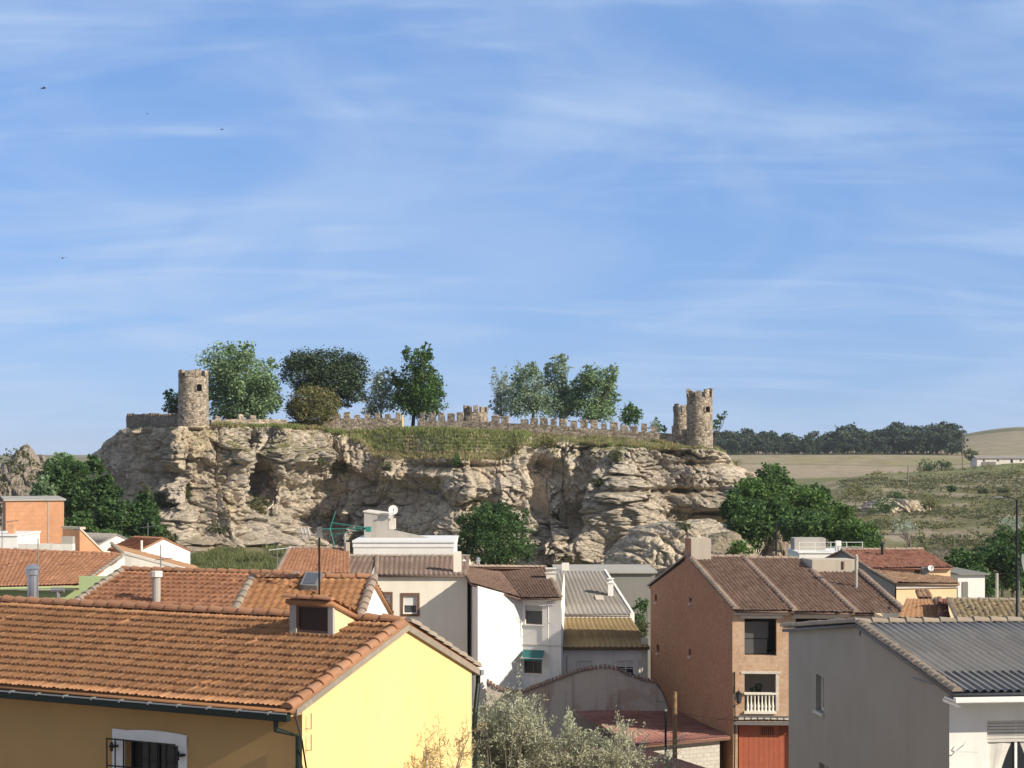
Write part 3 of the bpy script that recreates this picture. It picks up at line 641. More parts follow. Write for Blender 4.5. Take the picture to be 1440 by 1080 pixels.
castle_wall('castle_wall', 'rough battlemented wall ending at a yellow post on the castle hill', [(404, 244, 594, 603), (452, 244, 589, 603), (568, 242, 588, 604)], 1.5, .86, .9, seed=28, skip=(0, 2))
castle_wall('castle_wall', 'long battlemented wall sloping down towards the paired towers', [(588, 246, 591, 608), (690, 243, 593, 610), (800, 240, 600, 616), (970, 236.5, 612, 629)], 1.42, .88, 1.12, seed=33, skip=(9, 24))
m = MB(); c = P(566, 604, 240.5); m.tube([c-A3(0, 0, .8), c+A3(0, 0, 1.9)], .14, 8); m.tube([c+A3(0, 0, 1.9), c+A3(0, 0, 2.0)], .18, 8)
m.build('post', M['yellowpaint'], org=c, label='short yellow painted post at the end of a ruined castle wall', cat='post')

# ------------------------------------------------------------------ vegetation
def leaves(C, Rr, n, leaf, rng, clump=10, hollow=.45, flat=1.0, up=.35, asp=.62, dense=False):
    """leaf-sized quads in clumps through an ellipsoid's outer volume"""
    nc = max(1, n//clump); d = rng.normal(size=(nc, 3)); d /= np.linalg.norm(d, axis=1)[:, None]
    ph = rng.uniform(0, 99)
    gap = fbm(d[:, 0]*2.6+ph, d[:, 1]*2.6, d[:, 2]*2.6, 3, int(ph))
    keep = gap > (-.8 if dense else -.34); d = d[keep]; gap = gap[keep]
    r = hollow+(1-hollow)*rng.uniform(0, 1, len(d))**.6; r = r*(1+(.22 if dense else .5)*gap)
    cc = d*r[:, None]*Rr+C
    sg = np.mean(Rr)*.17
    pts = np.repeat(cc, clump, 0)+rng.normal(size=(len(cc)*clump, 3))*sg*A3(1, 1, .75*flat)
    N = len(pts); nn = rng.normal(size=(N, 3)); nn[:, 2] = np.abs(nn[:, 2])+up; nn /= np.linalg.norm(nn, axis=1)[:, None]
    a = np.cross(nn, rng.normal(size=(N, 3))); a /= np.linalg.norm(a, axis=1)[:, None]; b = np.cross(nn, a)
    s = leaf*rng.uniform(.45, 1.5, N)[:, None]
    q = np.stack([pts-a*s*.5, pts-b*s*.5*asp, pts+a*s*.5, pts+b*s*.5*asp], 1)
    return q.reshape(-1, 3)
def quads(V): return np.arange(len(V), dtype=np.int32).reshape(-1, 4)
SEED = [100]
def tree(name, label, base, lobes, n, leaf, mat, cat='tree', trunk=.18, bark='bark', group=None, limbs=True, clump=10, hollow=.45, fork=.35, up=.35, dense=False):
    """lobes: (centre, radii); base on the ground"""
    SEED[0] += 1; rng = np.random.RandomState(SEED[0]); base = np.asarray(base, float)
    th = thing(name, label, cat, base, group)
    ragged = []
    if n >= 1500 and not dense:
        for c, r in lobes:
            for _ in range(5):
                e = rng.normal(size=3); e /= np.linalg.norm(e); e[2] = e[2]*.8+.25; q = rng.uniform(.22, .42)
                ragged.append((np.asarray(c, float)+e*np.asarray(r)*rng.uniform(.8, 1.1), np.asarray(r, float)*A3(q, q, q*rng.uniform(.8, 1.5))))
        shrunk = [(c, np.asarray(r, float)*.9) for c, r in lobes]
    else: shrunk = lobes
    bare = lobes; lobes = list(shrunk)+ragged
    vol = np.array([np.prod(r)**(2/3) for c, r in lobes]); vol /= vol.sum(); Vs = []
    for (c, r), v in zip(lobes, vol): Vs.append(leaves(np.asarray(c, float), np.asarray(r, float), int(n*v), leaf, rng, clump, hollow, up=up, dense=dense))
    V = np.concatenate(Vs); mesh_np('crown', V, quads(V), M[mat], th)
    lobes = bare; top = max(lobes, key=lambda l: l[0][2])[0]; m = MB()
    mid = base+(np.asarray(top)-base)*fork; mid[:2] = base[:2]+(mid[:2]-base[:2])*.4
    m.tube([base-A3(0, 0, .3), base+(mid-base)*.5+A3(rng.uniform(-.1, .1), 0, 0), mid], [trunk*1.25, trunk, trunk*.8], 7)
    for c, r in lobes:
        c = np.asarray(c, float)
        for j in range(3 if limbs else 1):
            e = c+rng.normal(size=3)*np.asarray(r)*(.42 if limbs else .1); k = mid+(e-mid)*.5+rng.normal(size=3)*.08*np.linalg.norm(e-mid)*A3(1, 1, .3)
            m.tube([mid, k, e], [trunk*.5, trunk*.3, trunk*.07], 5, False)
    m.build('trunk', M[bark], th); return th
def ptree(name, label, Y, lobes, n, leaf, mat, base=None, zb=None, depth=.85, **k):
    """lobes in photo pixels at distance Y: (px, py, rx, ry)"""
    L = []
    for i, (a, b, rx, ry) in enumerate(lobes):
        s = Y/F; L.append((P(a, b, Y)+A3(0, ((i*37) % 5-2)*.25*rx*s, 0), A3(rx*s, rx*s*depth, ry*s)))
    bx = base if base is not None else np.mean([l[0] for l in lobes])
    x = X(bx, Y)
    if zb is None: zb = float(gz(x, Y))
    return tree(name, label, (x, Y, zb), L, n, leaf, mat, **k)
def zt(px, Y): return top_at(px, Y)
# on the castle hill
ptree('ash_tree', 'big spreading ash tree right behind the tall castle tower', 240, [(318, 508, 34, 32), (338, 540, 44, 30), (300, 540, 26, 30), (350, 570, 38, 24), (316, 572, 34, 22), (372, 545, 22, 28), (340, 500, 16, 18)], 21750, 0.381, 'leaf_ash', 335, zt(335, 240), trunk=.3, hollow=.25)
ptree('ash_tree', 'smaller rounded ash crown between the big ash and the stone pine', 247, [(366, 532, 22, 30), (378, 560, 20, 26), (356, 572, 20, 18)], 7540, 0.370, 'leaf_ash', 366, zt(366, 247), trunk=.22, hollow=.25)
ptree('bush', 'dark bush peeking out beside the shaded castle wall', 246, [(246, 562, 13, 12), (238, 575, 9, 9), (250, 574, 9, 12)], 2175, 0.336, 'leaf_green', 247, zt(240, 246), cat='bush', trunk=.1)
ptree('stone_pine', 'dark umbrella shaped stone pine above the castle hill', 250, [(430, 522, 33, 27), (462, 512, 34, 20), (490, 524, 27, 28), (470, 538, 38, 24), (420, 510, 20, 15), (497, 548, 16, 18), (482, 562, 14, 12), (440, 545, 26, 14)], 24650, 0.336, 'leaf_pine', 476, zt(476, 250), cat='pine tree', trunk=.35, hollow=.5, clump=14, fork=.5, dense=True)
ptree('olive_bush', 'rounded olive green bush in front of the stone pine', 243, [(437, 564, 25, 20), (455, 568, 22, 20), (419, 574, 17, 18), (440, 580, 30, 14)], 13050, 0.280, 'leaf_olive', 438, zt(438, 243), cat='bush', trunk=.15, hollow=.6, dense=True)
ptree('poplar_tree', 'thin pale poplar with sparse leaves beside the dark poplar', 252, [(534, 540, 20, 22), (528, 566, 18, 20), (546, 560, 18, 24), (520, 580, 12, 14)], 5220, 0.336, 'leaf_grey', 536, zt(536, 252), bark='bark_pale', hollow=.1)
ptree('poplar_tree', 'pointed leafy poplar rising highest behind the battlements', 249, [(588, 512, 17, 22), (600, 500, 10, 14), (580, 535, 24, 24), (600, 545, 26, 26), (570, 560, 22, 22), (592, 572, 30, 22), (612, 560, 16, 24)], 18125, 0.347, 'leaf_green', 580, zt(580, 249), trunk=.25, hollow=.25)
ptree('poplar_tree', 'half bare silvery poplar next to the ruined tower stump', 257, [(703, 550, 13, 30), (712, 565, 15, 24), (700, 575, 12, 16)], 4640, 0.280, 'leaf_grey', 707, zt(707, 250), bark='bark_pale', hollow=.1)
ptree('poplar_tree', 'slender poplar with a forked bare trunk behind the long wall', 249, [(738, 530, 19, 20), (728, 548, 18, 26), (754, 545, 17, 24), (742, 568, 28, 22), (722, 572, 18, 18), (762, 570, 18, 20), (748, 520, 12, 12)], 9280, 0.325, 'leaf_poplar', 750, zt(750, 249), hollow=.15, trunk=.22)
ptree('poplar_tree', 'tallest feathery poplar of the group behind the long wall', 251, [(786, 520, 16, 18), (780, 545, 20, 26), (796, 555, 16, 24), (786, 575, 28, 18), (772, 535, 12, 18), (808, 570, 16, 18), (790, 508, 8, 9)], 10440, 0.325, 'leaf_poplar', 789, zt(789, 251), hollow=.15, trunk=.22)
ptree('poplar_tree', 'broad dense poplar at the end of the poplar group', 249, [(838, 532, 24, 19), (832, 560, 26, 28), (852, 560, 18, 26), (840, 582, 32, 16), (818, 545, 12, 22), (858, 540, 12, 18)], 13775, 0.325, 'leaf_ash', 838, zt(838, 249), hollow=.2, trunk=.25)
ptree('shrub', 'small round green shrub behind the battlements past the poplars', 250, [(886, 586, 16, 14), (890, 578, 9, 8)], 2610, 0.302, 'leaf_green', 886, zt(886, 250), cat='shrub', trunk=.08)
ptree('shrub', 'wispy little sapling showing above the wall near the paired towers', 248, [(922, 600, 9, 8), (924, 592, 4, 6), (932, 602, 6, 6)], 609, 0.280, 'leaf_ash', 924, zt(924, 248), cat='shrub', trunk=.06)
ptree('shrub', 'leaning sapling growing behind the cliff edge tower', 246, [(1013, 586, 7, 5), (1007, 597, 7, 8), (1020, 581, 4, 3)], 609, 0.269, 'leaf_green', 1003, zt(1003, 244), cat='shrub', trunk=.08)
# shrubs rooted in the rock face
for px, py, rx, ry, mt, lb in ((268, 694, 15, 14, 'leaf_scrub', 'grey green shrub clinging high on the pale flank of the cliff'), (236, 712, 26, 22, 'leaf_scrub', 'wide dark shrub in the shaded corner of the cliff'), (345, 706, 16, 7, 'leaf_scrub', 'dry shrub on a ledge of the pale cliff'),
     (420, 648, 12, 5, 'leaf_scrub', 'small shrub on the upper ledge of the cliff'), (768, 622, 14, 11, 'leaf_olive', 'shrub hanging over the crack at the cliff top'), (640, 606, 7, 9, 'leaf_green', 'little dark shrub at the foot of the long battlemented wall'), (875, 640, 10, 10, 'leaf_scrub', 'dark shrub in the cliff cleft under the long wall'),
     (868, 676, 9, 8, 'leaf_scrub', 'tuft of scrub halfway down the middle of the cliff'), (340, 716, 20, 6, 'leaf_olive', 'yellowish scrub on the cliff ledge over the green bank'), (560, 655, 9, 7, 'leaf_scrub', 'scrub in the gully below the grassy slope'), (1030, 640, 8, 13, 'leaf_olive', 'scrub draped over the end of the cliff'), (480, 655, 18, 8, 'leaf_scrub', 'scrub under the lip of the cliff hollow'),
     (285, 742, 16, 6, 'leaf_scrub', 'scrub on top of the lower pale rock bulge'), (960, 765, 10, 6, 'leaf_scrub', 'scrub on top of the fallen boulder')):
    p = cliff_at(px, py) if (px, py) != (960, 765) else P(960, 739, 192); Yq = p[1]-.3; s = Yq/F
    tree('shrub', lb, p-A3(0, 0, ry*s*.8), [(p+A3(0, -.3, 0), A3(rx*s, 1.0, ry*s)), (p+A3(rx*s*.5, -.4, -.2), A3(rx*s*.6, .8, ry*s*.7))], int(rx*ry*9)+150, .2, mt, cat='shrub', trunk=.05, limbs=False, fork=.6)
# dark tree at the foot of the cliff
ptree('fig_tree', 'dense dark green tree at the cliff foot behind the white houses', 172, [(697, 735, 40, 26), (672, 742, 30, 30), (722, 748, 28, 30), (695, 770, 52, 30), (690, 718, 22, 14), (715, 722, 18, 14), (655, 765, 18, 24), (740, 775, 16, 20)], 17000, .26, 'leaf_dark', 697, None, trunk=.3, hollow=.3)
# thicket in the shaded gap
TH = [(92, 676, 32, 34, 'leaf_dark', 'pale stemmed tree at the top of the thicket beside the rocky outcrop'), (78, 655, 15, 14, 'leaf_ash', 'sparse crown leaning against the rocky outcrop'), (128, 702, 34, 34, 'leaf_dark', 'dark leafy tree in the middle of the shaded thicket'), (164, 730, 34, 30, 'leaf_dark', 'broad dark tree under the shaded cliff flank'),
      (112, 745, 34, 24, 'leaf_green', 'low leafy tree behind the grey sheet roof'), (190, 745, 26, 20, 'leaf_dark', 'dark tree at the foot of the cliff flank'), (150, 690, 20, 22, 'leaf_dark', 'slim tree touching the shaded cliff flank'), (150, 757, 30, 12, 'leaf_green', 'low hedge like tree above the small white houses'), (205, 768, 16, 14, 'leaf_green', 'bright small tree behind the white gabled hut'), (60, 690, 18, 22, 'leaf_ash', 'grey green tree in front of the rocky outcrop'), (205, 715, 18, 24, 'leaf_dark', 'dark tree pressed into the corner of the cliff flank'), (228, 755, 20, 16, 'leaf_scrub', 'dull scrubby tree where the cliff flank meets the pale rock bulge'), (216, 742, 17, 22, 'leaf_dark', 'dark round tree covering the foot of the cliff flank'), (192, 768, 24, 13, 'leaf_green', 'low spreading tree behind the white gabled hut'), (92, 652, 18, 16, 'leaf_ash', 'pale crown highest in the thicket, against the sky'), (112, 661, 15, 12, 'leaf_dark', 'dark treetop between the outcrop and the cliff flank'), (132, 655, 14, 15, 'leaf_dark', 'small treetop against the sky beside the cliff flank')]
for i, (a, b, rx, ry, mt, lb) in enumerate(TH):
    Yq = 208-(b-655)*.25+(i % 3)*2
    ptree('thicket_tree', lb, Yq, [(a, b, rx*.8, ry*.8), (a-rx*.5, b+ry*.3, rx*.55, ry*.6), (a+rx*.5, b+ry*.25, rx*.55, ry*.6), (a+rx*.1, b-ry*.5, rx*.5, ry*.45)], int(rx*ry*8)+500, .36, mt, a, None, trunk=.15, hollow=.3, group='trees of the shaded thicket')
# green mass to the east of the cliff
EA = [(1052, 690, 30, 26, 'leaf_fresh', 'leafy tree growing against the end of the cliff'), (1084, 662, 22, 16, 'leaf_green', 'topmost tree of the green slope beside the cliff'), (1062, 728, 34, 30, 'leaf_green', 'bright leafy tree above the smooth pale boulder'), (1120, 697, 36, 20, 'leaf_fresh', 'wide light green tree in the middle of the green slope'),
      (1150, 684, 22, 14, 'leaf_green', 'tree at the upper edge of the green slope before the pale field'), (1165, 714, 34, 24, 'leaf_fresh', 'yellow green tree on the slope above the terrace'), (1130, 730, 36, 22, 'leaf_green', 'dark leafy tree just behind the railed terrace'), (1196, 738, 32, 24, 'leaf_fresh', 'bright tree behind the dark red roof'), (1218, 760, 20, 16, 'leaf_fresh', 'low bright bush tree at the end of the green slope'), (1095, 715, 24, 24, 'leaf_green', 'tree over the narrow rock spur'), (1180, 770, 26, 14, 'leaf_green', 'low tree just over the terrace railing'), (1078, 696, 24, 26, 'leaf_fresh', 'full leafy tree filling the middle of the green slope'), (1030, 705, 16, 24, 'leaf_green', 'dark tree squeezed between the cliff end and the smooth pale boulder'), (1222, 747, 16, 14, 'leaf_green', 'tree at the outer edge of the green slope by the rock ledge'), (1105, 678, 18, 12, 'leaf_green', 'low dark tree on the skyline of the green slope')]
for i, (a, b, rx, ry, mt, lb) in enumerate(EA):
    Yq = 226-(b-655)*.5+(i % 3)*3
    b += 13 if a > 1140 else 5
    ptree('slope_tree', lb, Yq, [(a, b, rx*.85, ry*.85), (a-rx*.2, b+ry*.8, rx*.75, ry*.6), (a-rx*.5, b+ry*.3, rx*.55, ry*.6), (a+rx*.55, b+ry*.2, rx*.5, ry*.6), (a+rx*.15, b-ry*.5, rx*.5, ry*.5)], int(rx*ry*9)+500, .36, mt, a, None, trunk=.15, hollow=.3, group='trees of the green slope')
LR = [(1352, 790, 30, 22, 'leaf_green', 'leafy tree behind the white annex'), (1392, 782, 30, 24, 'leaf_dark', 'dark tree between the grey concrete pole and the hillside'), (1425, 800, 26, 36, 'leaf_dark', 'dark tree behind the tall street lamp'), (1372, 820, 34, 26, 'leaf_dark', 'dark low tree over the white annex roof'), (1410, 760, 20, 14, 'leaf_green', 'small green tree at the foot of the scrubby hillside'), (1440, 770, 22, 26, 'leaf_green', 'tree at the picture edge beneath the scrubby hillside')]
for i, (a, b, rx, ry, mt, lb) in enumerate(LR):
    ptree('garden_tree', lb, 168+(i % 3)*4-(b-790)*.3, [(a, b, rx*.8, ry*.8), (a-rx*.5, b+ry*.3, rx*.55, ry*.6), (a+rx*.5, b+ry*.3, rx*.55, ry*.6), (a, b-ry*.5, rx*.5, ry*.45)], int(rx*ry*6)+300, .3, mt, a, None, trunk=.15, hollow=.3, group='trees below the scrubby hillside')
# hillside shrubs that stand out, and a bare tree
for px, py, Yq, r, mt, lb in ((1307, 706, 330, 11, 'leaf_olive', 'rounded shrub beside the grey rock ledge on the hillside'), (1338, 687, 380, 6, 'leaf_dark', 'small black green bush alone on the hillside'), (1382, 696, 370, 8, 'leaf_scrub', 'low shrub in the middle of the scrubby hillside'), (1410, 697, 370, 7, 'leaf_scrub', 'low shrub at the far side of the scrubby hillside'), (1410, 745, 230, 12, 'leaf_dark', 'round dark bush over the tree tops below the hillside'),
     (1245, 708, 320, 13, 'leaf_dark', 'dark bush on the shaded side of the grey rock ledge'), (1202, 690, 300, 14, 'leaf_olive', 'tall shrub at the edge of the green slope'), (1300, 655, 560, 12, 'leaf_dark', 'flat dark bush on the crest before the pale field'), (1325, 655, 560, 12, 'leaf_dark', 'long low dark bush along the crest by the field track'), (1365, 640, 700, 9, 'leaf_scrub', 'bush next to the far white farm building'), (1234, 722, 325, 15, 'leaf_dark', 'wide dark thicket at the foot of the grey rock ledge'), (1258, 698, 345, 10, 'leaf_dark', 'dark bush on top of the grey rock ledge'), (1270, 740, 270, 14, 'leaf_grey', 'pale grey shrub beneath the rock ledge'), (1420, 735, 240, 14, 'leaf_grey', 'pale shrub near the round dark bush')):
    s = Yq/F; p = P(px, py, Yq); z0 = float(gz(p[0], Yq)); p[2] = max(p[2], z0+r*s*.35)
    tree('hill_shrub', lb, (p[0], Yq, z0), [(p, A3(r*s, r*s, r*s*.8)), (p+A3(r*s*.6, 0, -.15*r*s), A3(r*s*.7, r*s*.7, r*s*.55))], 900, .22*Yq/240, mt, cat='shrub', trunk=.08, limbs=False, fork=.5)
def bare_tree(label, px, py, Yq, h, seed, mat='twig'):
    p = np.array((X(px, Yq), Yq, float(gz(X(px, Yq), Yq)))); th = thing('bare_tree', label, 'tree', p); r = random.Random(seed); m = MB(); tw = MB()
    top = Zp(py, Yq)-p[2]
    def grow(mm, a, d, L, rad, lev):
        b = a+d*L; mm.tube([a, (a+b)/2+A3(r.uniform(-1, 1), r.uniform(-1, 1), 0)*L*.06, b], [rad, rad*.8, rad*.6], 4, False)
        if lev == 0: return
        for _ in range(4 if lev > 1 else 5):
            e = nrm(d+A3(r.uniform(-.8, .8), r.uniform(-.8, .8), r.uniform(-.1, .6))); grow(tw, a+(b-a)*r.uniform(.4, 1), e, L*r.uniform(.5, .8), rad*.5, lev-1)
    grow(m, p, A3(0, 0, 1), top*.42, .16, 4); m.build('trunk', M['bark_pale'], th); tw.build('crown', M[mat], th)
bare_tree('leafless grey tree behind the dark red roof', 1338, 748, 175, 6, 4)
bare_tree('leafless thin tree close to the grey rock ledge', 1280, 742, 240, 6, 9)
# pines of the far wood: one pine per kind, then copies
def pine(h, seed):
    rng = np.random.RandomState(seed); L = []
    for i in range(5):
        L.append((A3(rng.uniform(-.18, .18)*h, rng.uniform(-.18, .18)*h, h*(.30+.14*i+rng.uniform(-.05, .05))), A3(.26, .26, .17)*h*rng.uniform(.8, 1.15)))
    return tree('pine_tree', 'dark pine in the long wood beyond the pale fields', (0, 0, 0), L, 1100, .10*h, 'leaf_farpine', cat='pine tree', trunk=.02*h, limbs=False, clump=8, hollow=.3, fork=.45, group='pines of the far wood')
KIND = [pine(13, 900+i) for i in range(5)]
WT = [(1005, 607), (1025, 605), (1048, 603), (1075, 605), (1100, 610), (1125, 610), (1150, 609), (1172, 607), (1183, 598), (1198, 595), (1212, 602), (1235, 603), (1250, 597), (1268, 594), (1285, 600), (1300, 597), (1312, 591), (1328, 592), (1340, 598), (1350, 606), (1358, 626)]
used = set(); rp = random.Random(5)
for row, (Yw, dpx) in enumerate(((945, 9), (958, 10), (975, 10), (1000, 11))):
    px = 1000+rp.uniform(0, 6)
    while px < (1356 if row < 2 else 1347):
        top = float(np.interp(px, [a for a, b in WT], [b for a, b in WT])); x = X(px, Yw); z = float(gz(x, Yw))
        want = Zp(top+(13 if row == 0 else 8 if row == 1 else 3 if row == 2 else 0)+rp.uniform(-1.5, 4.5), Yw)-z
        k = rp.randrange(5); o = KIND[k] if k not in used else copy_tree(KIND[k]); used.add(k)
        s = max(6, want)/13*rp.uniform(.95, 1.08); wd = rp.uniform(.85, 1.15)*max(1, 1.0)
        o.location = (x, Yw+rp.uniform(-5, 5), z-.3); o.rotation_euler = (0, 0, rp.uniform(0, 6.3)); o.scale = (s*wd, s*wd, s)
        px += dpx*rp.uniform(.7, 1.4)
# grass on the castle hill, on the bank and in tufts along the cliff edge
def tufts(name, pts, h, mat, blades=7, label=None):
    rng = np.random.RandomState(len(pts)); P0 = np.repeat(np.asarray(pts), blades, 0); N = len(P0)
    P0 = P0+rng.normal(size=(N, 3))*A3(.16, .16, 0); a = rng.uniform(0, 6.28, N); hh = h*rng.uniform(.5, 1.3, N); w = .045*rng.uniform(.8, 1.6, N)+.02
    d = np.stack([np.cos(a), np.sin(a), 0*a], -1); l = rng.normal(size=(N, 3))*A3(.35, .35, 0)*hh[:, None]
    V = np.stack([P0-d*w[:, None], P0+d*w[:, None], P0+l+A3(0, 0, 1)*hh[:, None]], 1).reshape(-1, 3)
    return mesh_np(name, V, np.arange(len(V), dtype=np.int32).reshape(-1, 3), M[mat], kind='stuff', org=pts[0])
rg = np.random.RandomState(3); g1 = []; g2 = []
for _ in range(15000):
    px = rg.uniform(300, 1022); i = int(np.searchsorted(CPX, px)); i = min(i, len(CPX)-1); c = CV[CNR-1:CNR+45, i]; big = 500 < px < 745
    q = rg.uniform(0, 1)**(.9 if big else 2.2); k = min(int(q*(34 if big else 30)), 44)
    if k < 2 and not big and rg.uniform() < .4: continue
    p = c[k]+A3(rg.uniform(-.1, .1), rg.uniform(-.2, .2), -.05)
    patch = fbm(p[0]/3.5, p[1]/3.5, 0, 3, 5)
    if not big and patch < (.24 if px > 745 else -.05): continue
    (g2 if (k < 6 and big or patch > .3) else g1).append(p)
tufts('grass', g1, .48, 'grass'); tufts('grass', g2, .42, 'grass_dry')
g3 = []
for _ in range(9000):
    px = rg.uniform(255, 420); Yq = rg.uniform(168, 222); x = X(px, Yq); g3.append(A3(x, Yq, float(gz(x, Yq))-.05))
tufts('grass', [p for p in g3 if fbm(p[0]/4, p[1]/5, 0, 3, 15) > -.12], .7, 'grass_green', 6)
sc_pts = []
for _ in range(9000):
    px = rg.uniform(1180, 1500); Yq = rg.uniform(235, 470); x = X(px, Yq)
    if fbm(x/11, Yq/16, 0, 3, 41) < -.08: continue
    sc_pts.append(A3(x, Yq, float(gz(x, Yq))))
rng = np.random.RandomState(8)
V = np.concatenate([leaves(p+A3(0, 0, .12), A3(.7, .7, .32)*rng.uniform(.5, 1.5), 12, .30, rng, 6, .3) for p in sc_pts])
mesh_np('scrub', V, quads(V), M['leaf_scrub'], kind='stuff', org=sc_pts[0])

dk_pts = []
for _ in range(420):
    px = rg.uniform(1200, 1500); Yq = rg.uniform(240, 520); x = X(px, Yq); dk_pts.append(A3(x, Yq, float(gz(x, Yq))))
V = np.concatenate([leaves(p+A3(0, 0, .3), A3(1, 1, .6)*rng.uniform(.4, 1.25), 40, .34, rng, 8, .3) for p in dk_pts])
mesh_np('scrub', V, quads(V), M['leaf_olive'], kind='stuff', org=dk_pts[0])
op = []
for k in range(95):
    px = rg.uniform(-20, 78); py = np.interp(px, [-20, 35, 78], [640, 628, 690])+abs(rg.normal())*26; op.append(P(px, py, 233+rg.uniform(-2, 1.5)))
V = np.concatenate([leaves(p, A3(1, 1, .7)*rng.uniform(.3, .9), 30, .3, rng, 6, .3) for p in op]); mesh_np('scrub', V, quads(V), M['leaf_scrub'], kind='stuff', org=op[0])
# ------------------------------------------------------------------ building helpers
class Face:
    """a vertical wall line: P0 its starting end, u its direction (left to right seen from outside)"""
    def __init__(s, P0, u):
        s.P = np.array(P0[:2], float); s.u = np.array(u[:2], float); s.u /= np.linalg.norm(s.u); s.n = np.array((s.u[1], -s.u[0]))
    def a(s, px): r = (px-720)/F; return (r*s.P[1]-s.P[0])/(s.u[0]-r*s.u[1])
    def Y(s, a): return s.P[1]+a*s.u[1]
    def z(s, a, py): return Zp(py, s.Y(a))
    def pt(s, a, z, o=0.0): q = s.P+s.u*a+s.n*o; return A3(q[0], q[1], z)
    def rect(s, x0, y0, x1, y1):
        a0, a1 = s.a(x0), s.a(x1); m = (a0+a1)/2; return (a0, a1, s.z(m, y1), s.z(m, y0))
    U = property(lambda s: A3(s.u[0], s.u[1], 0)); N = property(lambda s: A3(s.n[0], s.n[1], 0))
def wallf(m, f, a0, a1, z0, z1, holes=(), d=.18, top=()):
    xs = sorted({a0, a1, *[min(max(h[i], a0), a1) for h in holes for i in (0, 1)]}); zs = sorted({z0, z1, *[min(max(h[i], z0), z1) for h in holes for i in (2, 3)]})
    for i in range(len(xs)-1):
        for j in range(len(zs)-1):
            cx, cz = (xs[i]+xs[i+1])/2, (zs[j]+zs[j+1])/2
            if any(h[0] < cx < h[1] and h[2] < cz < h[3] for h in holes): continue
            q = [(xs[i], zs[j]), (xs[i+1], zs[j]), (xs[i+1], zs[j+1]), (xs[i], zs[j+1])]
            m.poly([f.pt(*t) for t in q], q)
    for h in holes:
        for (p, q) in (((h[0], h[2]), (h[0], h[3])), ((h[0], h[3]), (h[1], h[3])), ((h[1], h[3]), (h[1], h[2])), ((h[1], h[2]), (h[0], h[2]))):
            m.poly([f.pt(*p), f.pt(*q), f.pt(*q, -d), f.pt(*p, -d)], [p, q, (q[0]+d, q[1]+d), (p[0]+d, p[1]+d)])
    if top:
        q = [(a0, z1)]+[(a1, z1)]+list(top); m.poly([f.pt(*t) for t in q], q)
def fbox(m, f, a0, a1, z0, z1, o0, o1): m.box(f.pt(a0, z0, o0), f.U*(a1-a0), f.N*(o1-o0), A3(0, 0, z1-z0))
def window(root, f, h, d=.14, fw=.06, frame='brownframe', pane='glass', mull=0, bars=0, sill=None, surround=None, sw=.1, shutter=0, smat='shutter', name='window'):
    a0, a1, z0, z1 = h; m = MB(); zt_ = z1-(z1-z0)*shutter
    for b in ((a0, a0+fw, z0, z1), (a1-fw, a1, z0, z1), (a0+fw, a1-fw, z1-fw, z1), (a0+fw, a1-fw, z0, z0+fw)): fbox(m, f, *b, -d, -d+.055)
    for k in range(mull):
        c = a0+(a1-a0)*(k+1)/(mull+1); fbox(m, f, c-fw*.45, c+fw*.45, z0+fw, z1-fw, -d, -d+.052)
    for k in range(bars):
        c = z0+(z1-z0)*(k+1)/(bars+1); fbox(m, f, a0+fw, a1-fw, c-fw*.3, c+fw*.3, -d, -d+.05)
    w_ = m.build(name, M[frame], root)
    p = MB(); p.poly([f.pt(a0, z0, -d+.02), f.pt(a1, z0, -d+.02), f.pt(a1, z1, -d+.02), f.pt(a0, z1, -d+.02)]); p.build('pane', M[pane], w_)
    if shutter:
        s = MB(); n = max(3, int((z1-zt_)/.06))
        for k in range(n):
            b0 = zt_+(z1-zt_)*k/n; fbox(s, f, a0+.02, a1-.02, b0+.004, b0+(z1-zt_)/n-.006, -d+.058, -d+.078)
        s.build('roller_shutter', M[smat], w_)
    if sill:
        s = MB(); fbox(s, f, a0-.06, a1+.06, z0-.07, z0-.002, -d, .07); s.build('sill', M[sill], w_)
    if surround:
        s = MB()
        for b in ((a0-sw, a0, z0-sw, z1+sw), (a1, a1+sw, z0-sw, z1+sw), (a0, a1, z1, z1+sw), (a0, a1, z0-sw, z0)): fbox(s, f, *b, -.02, .035)
        s.build('surround', M[surround], w_)
    return w_
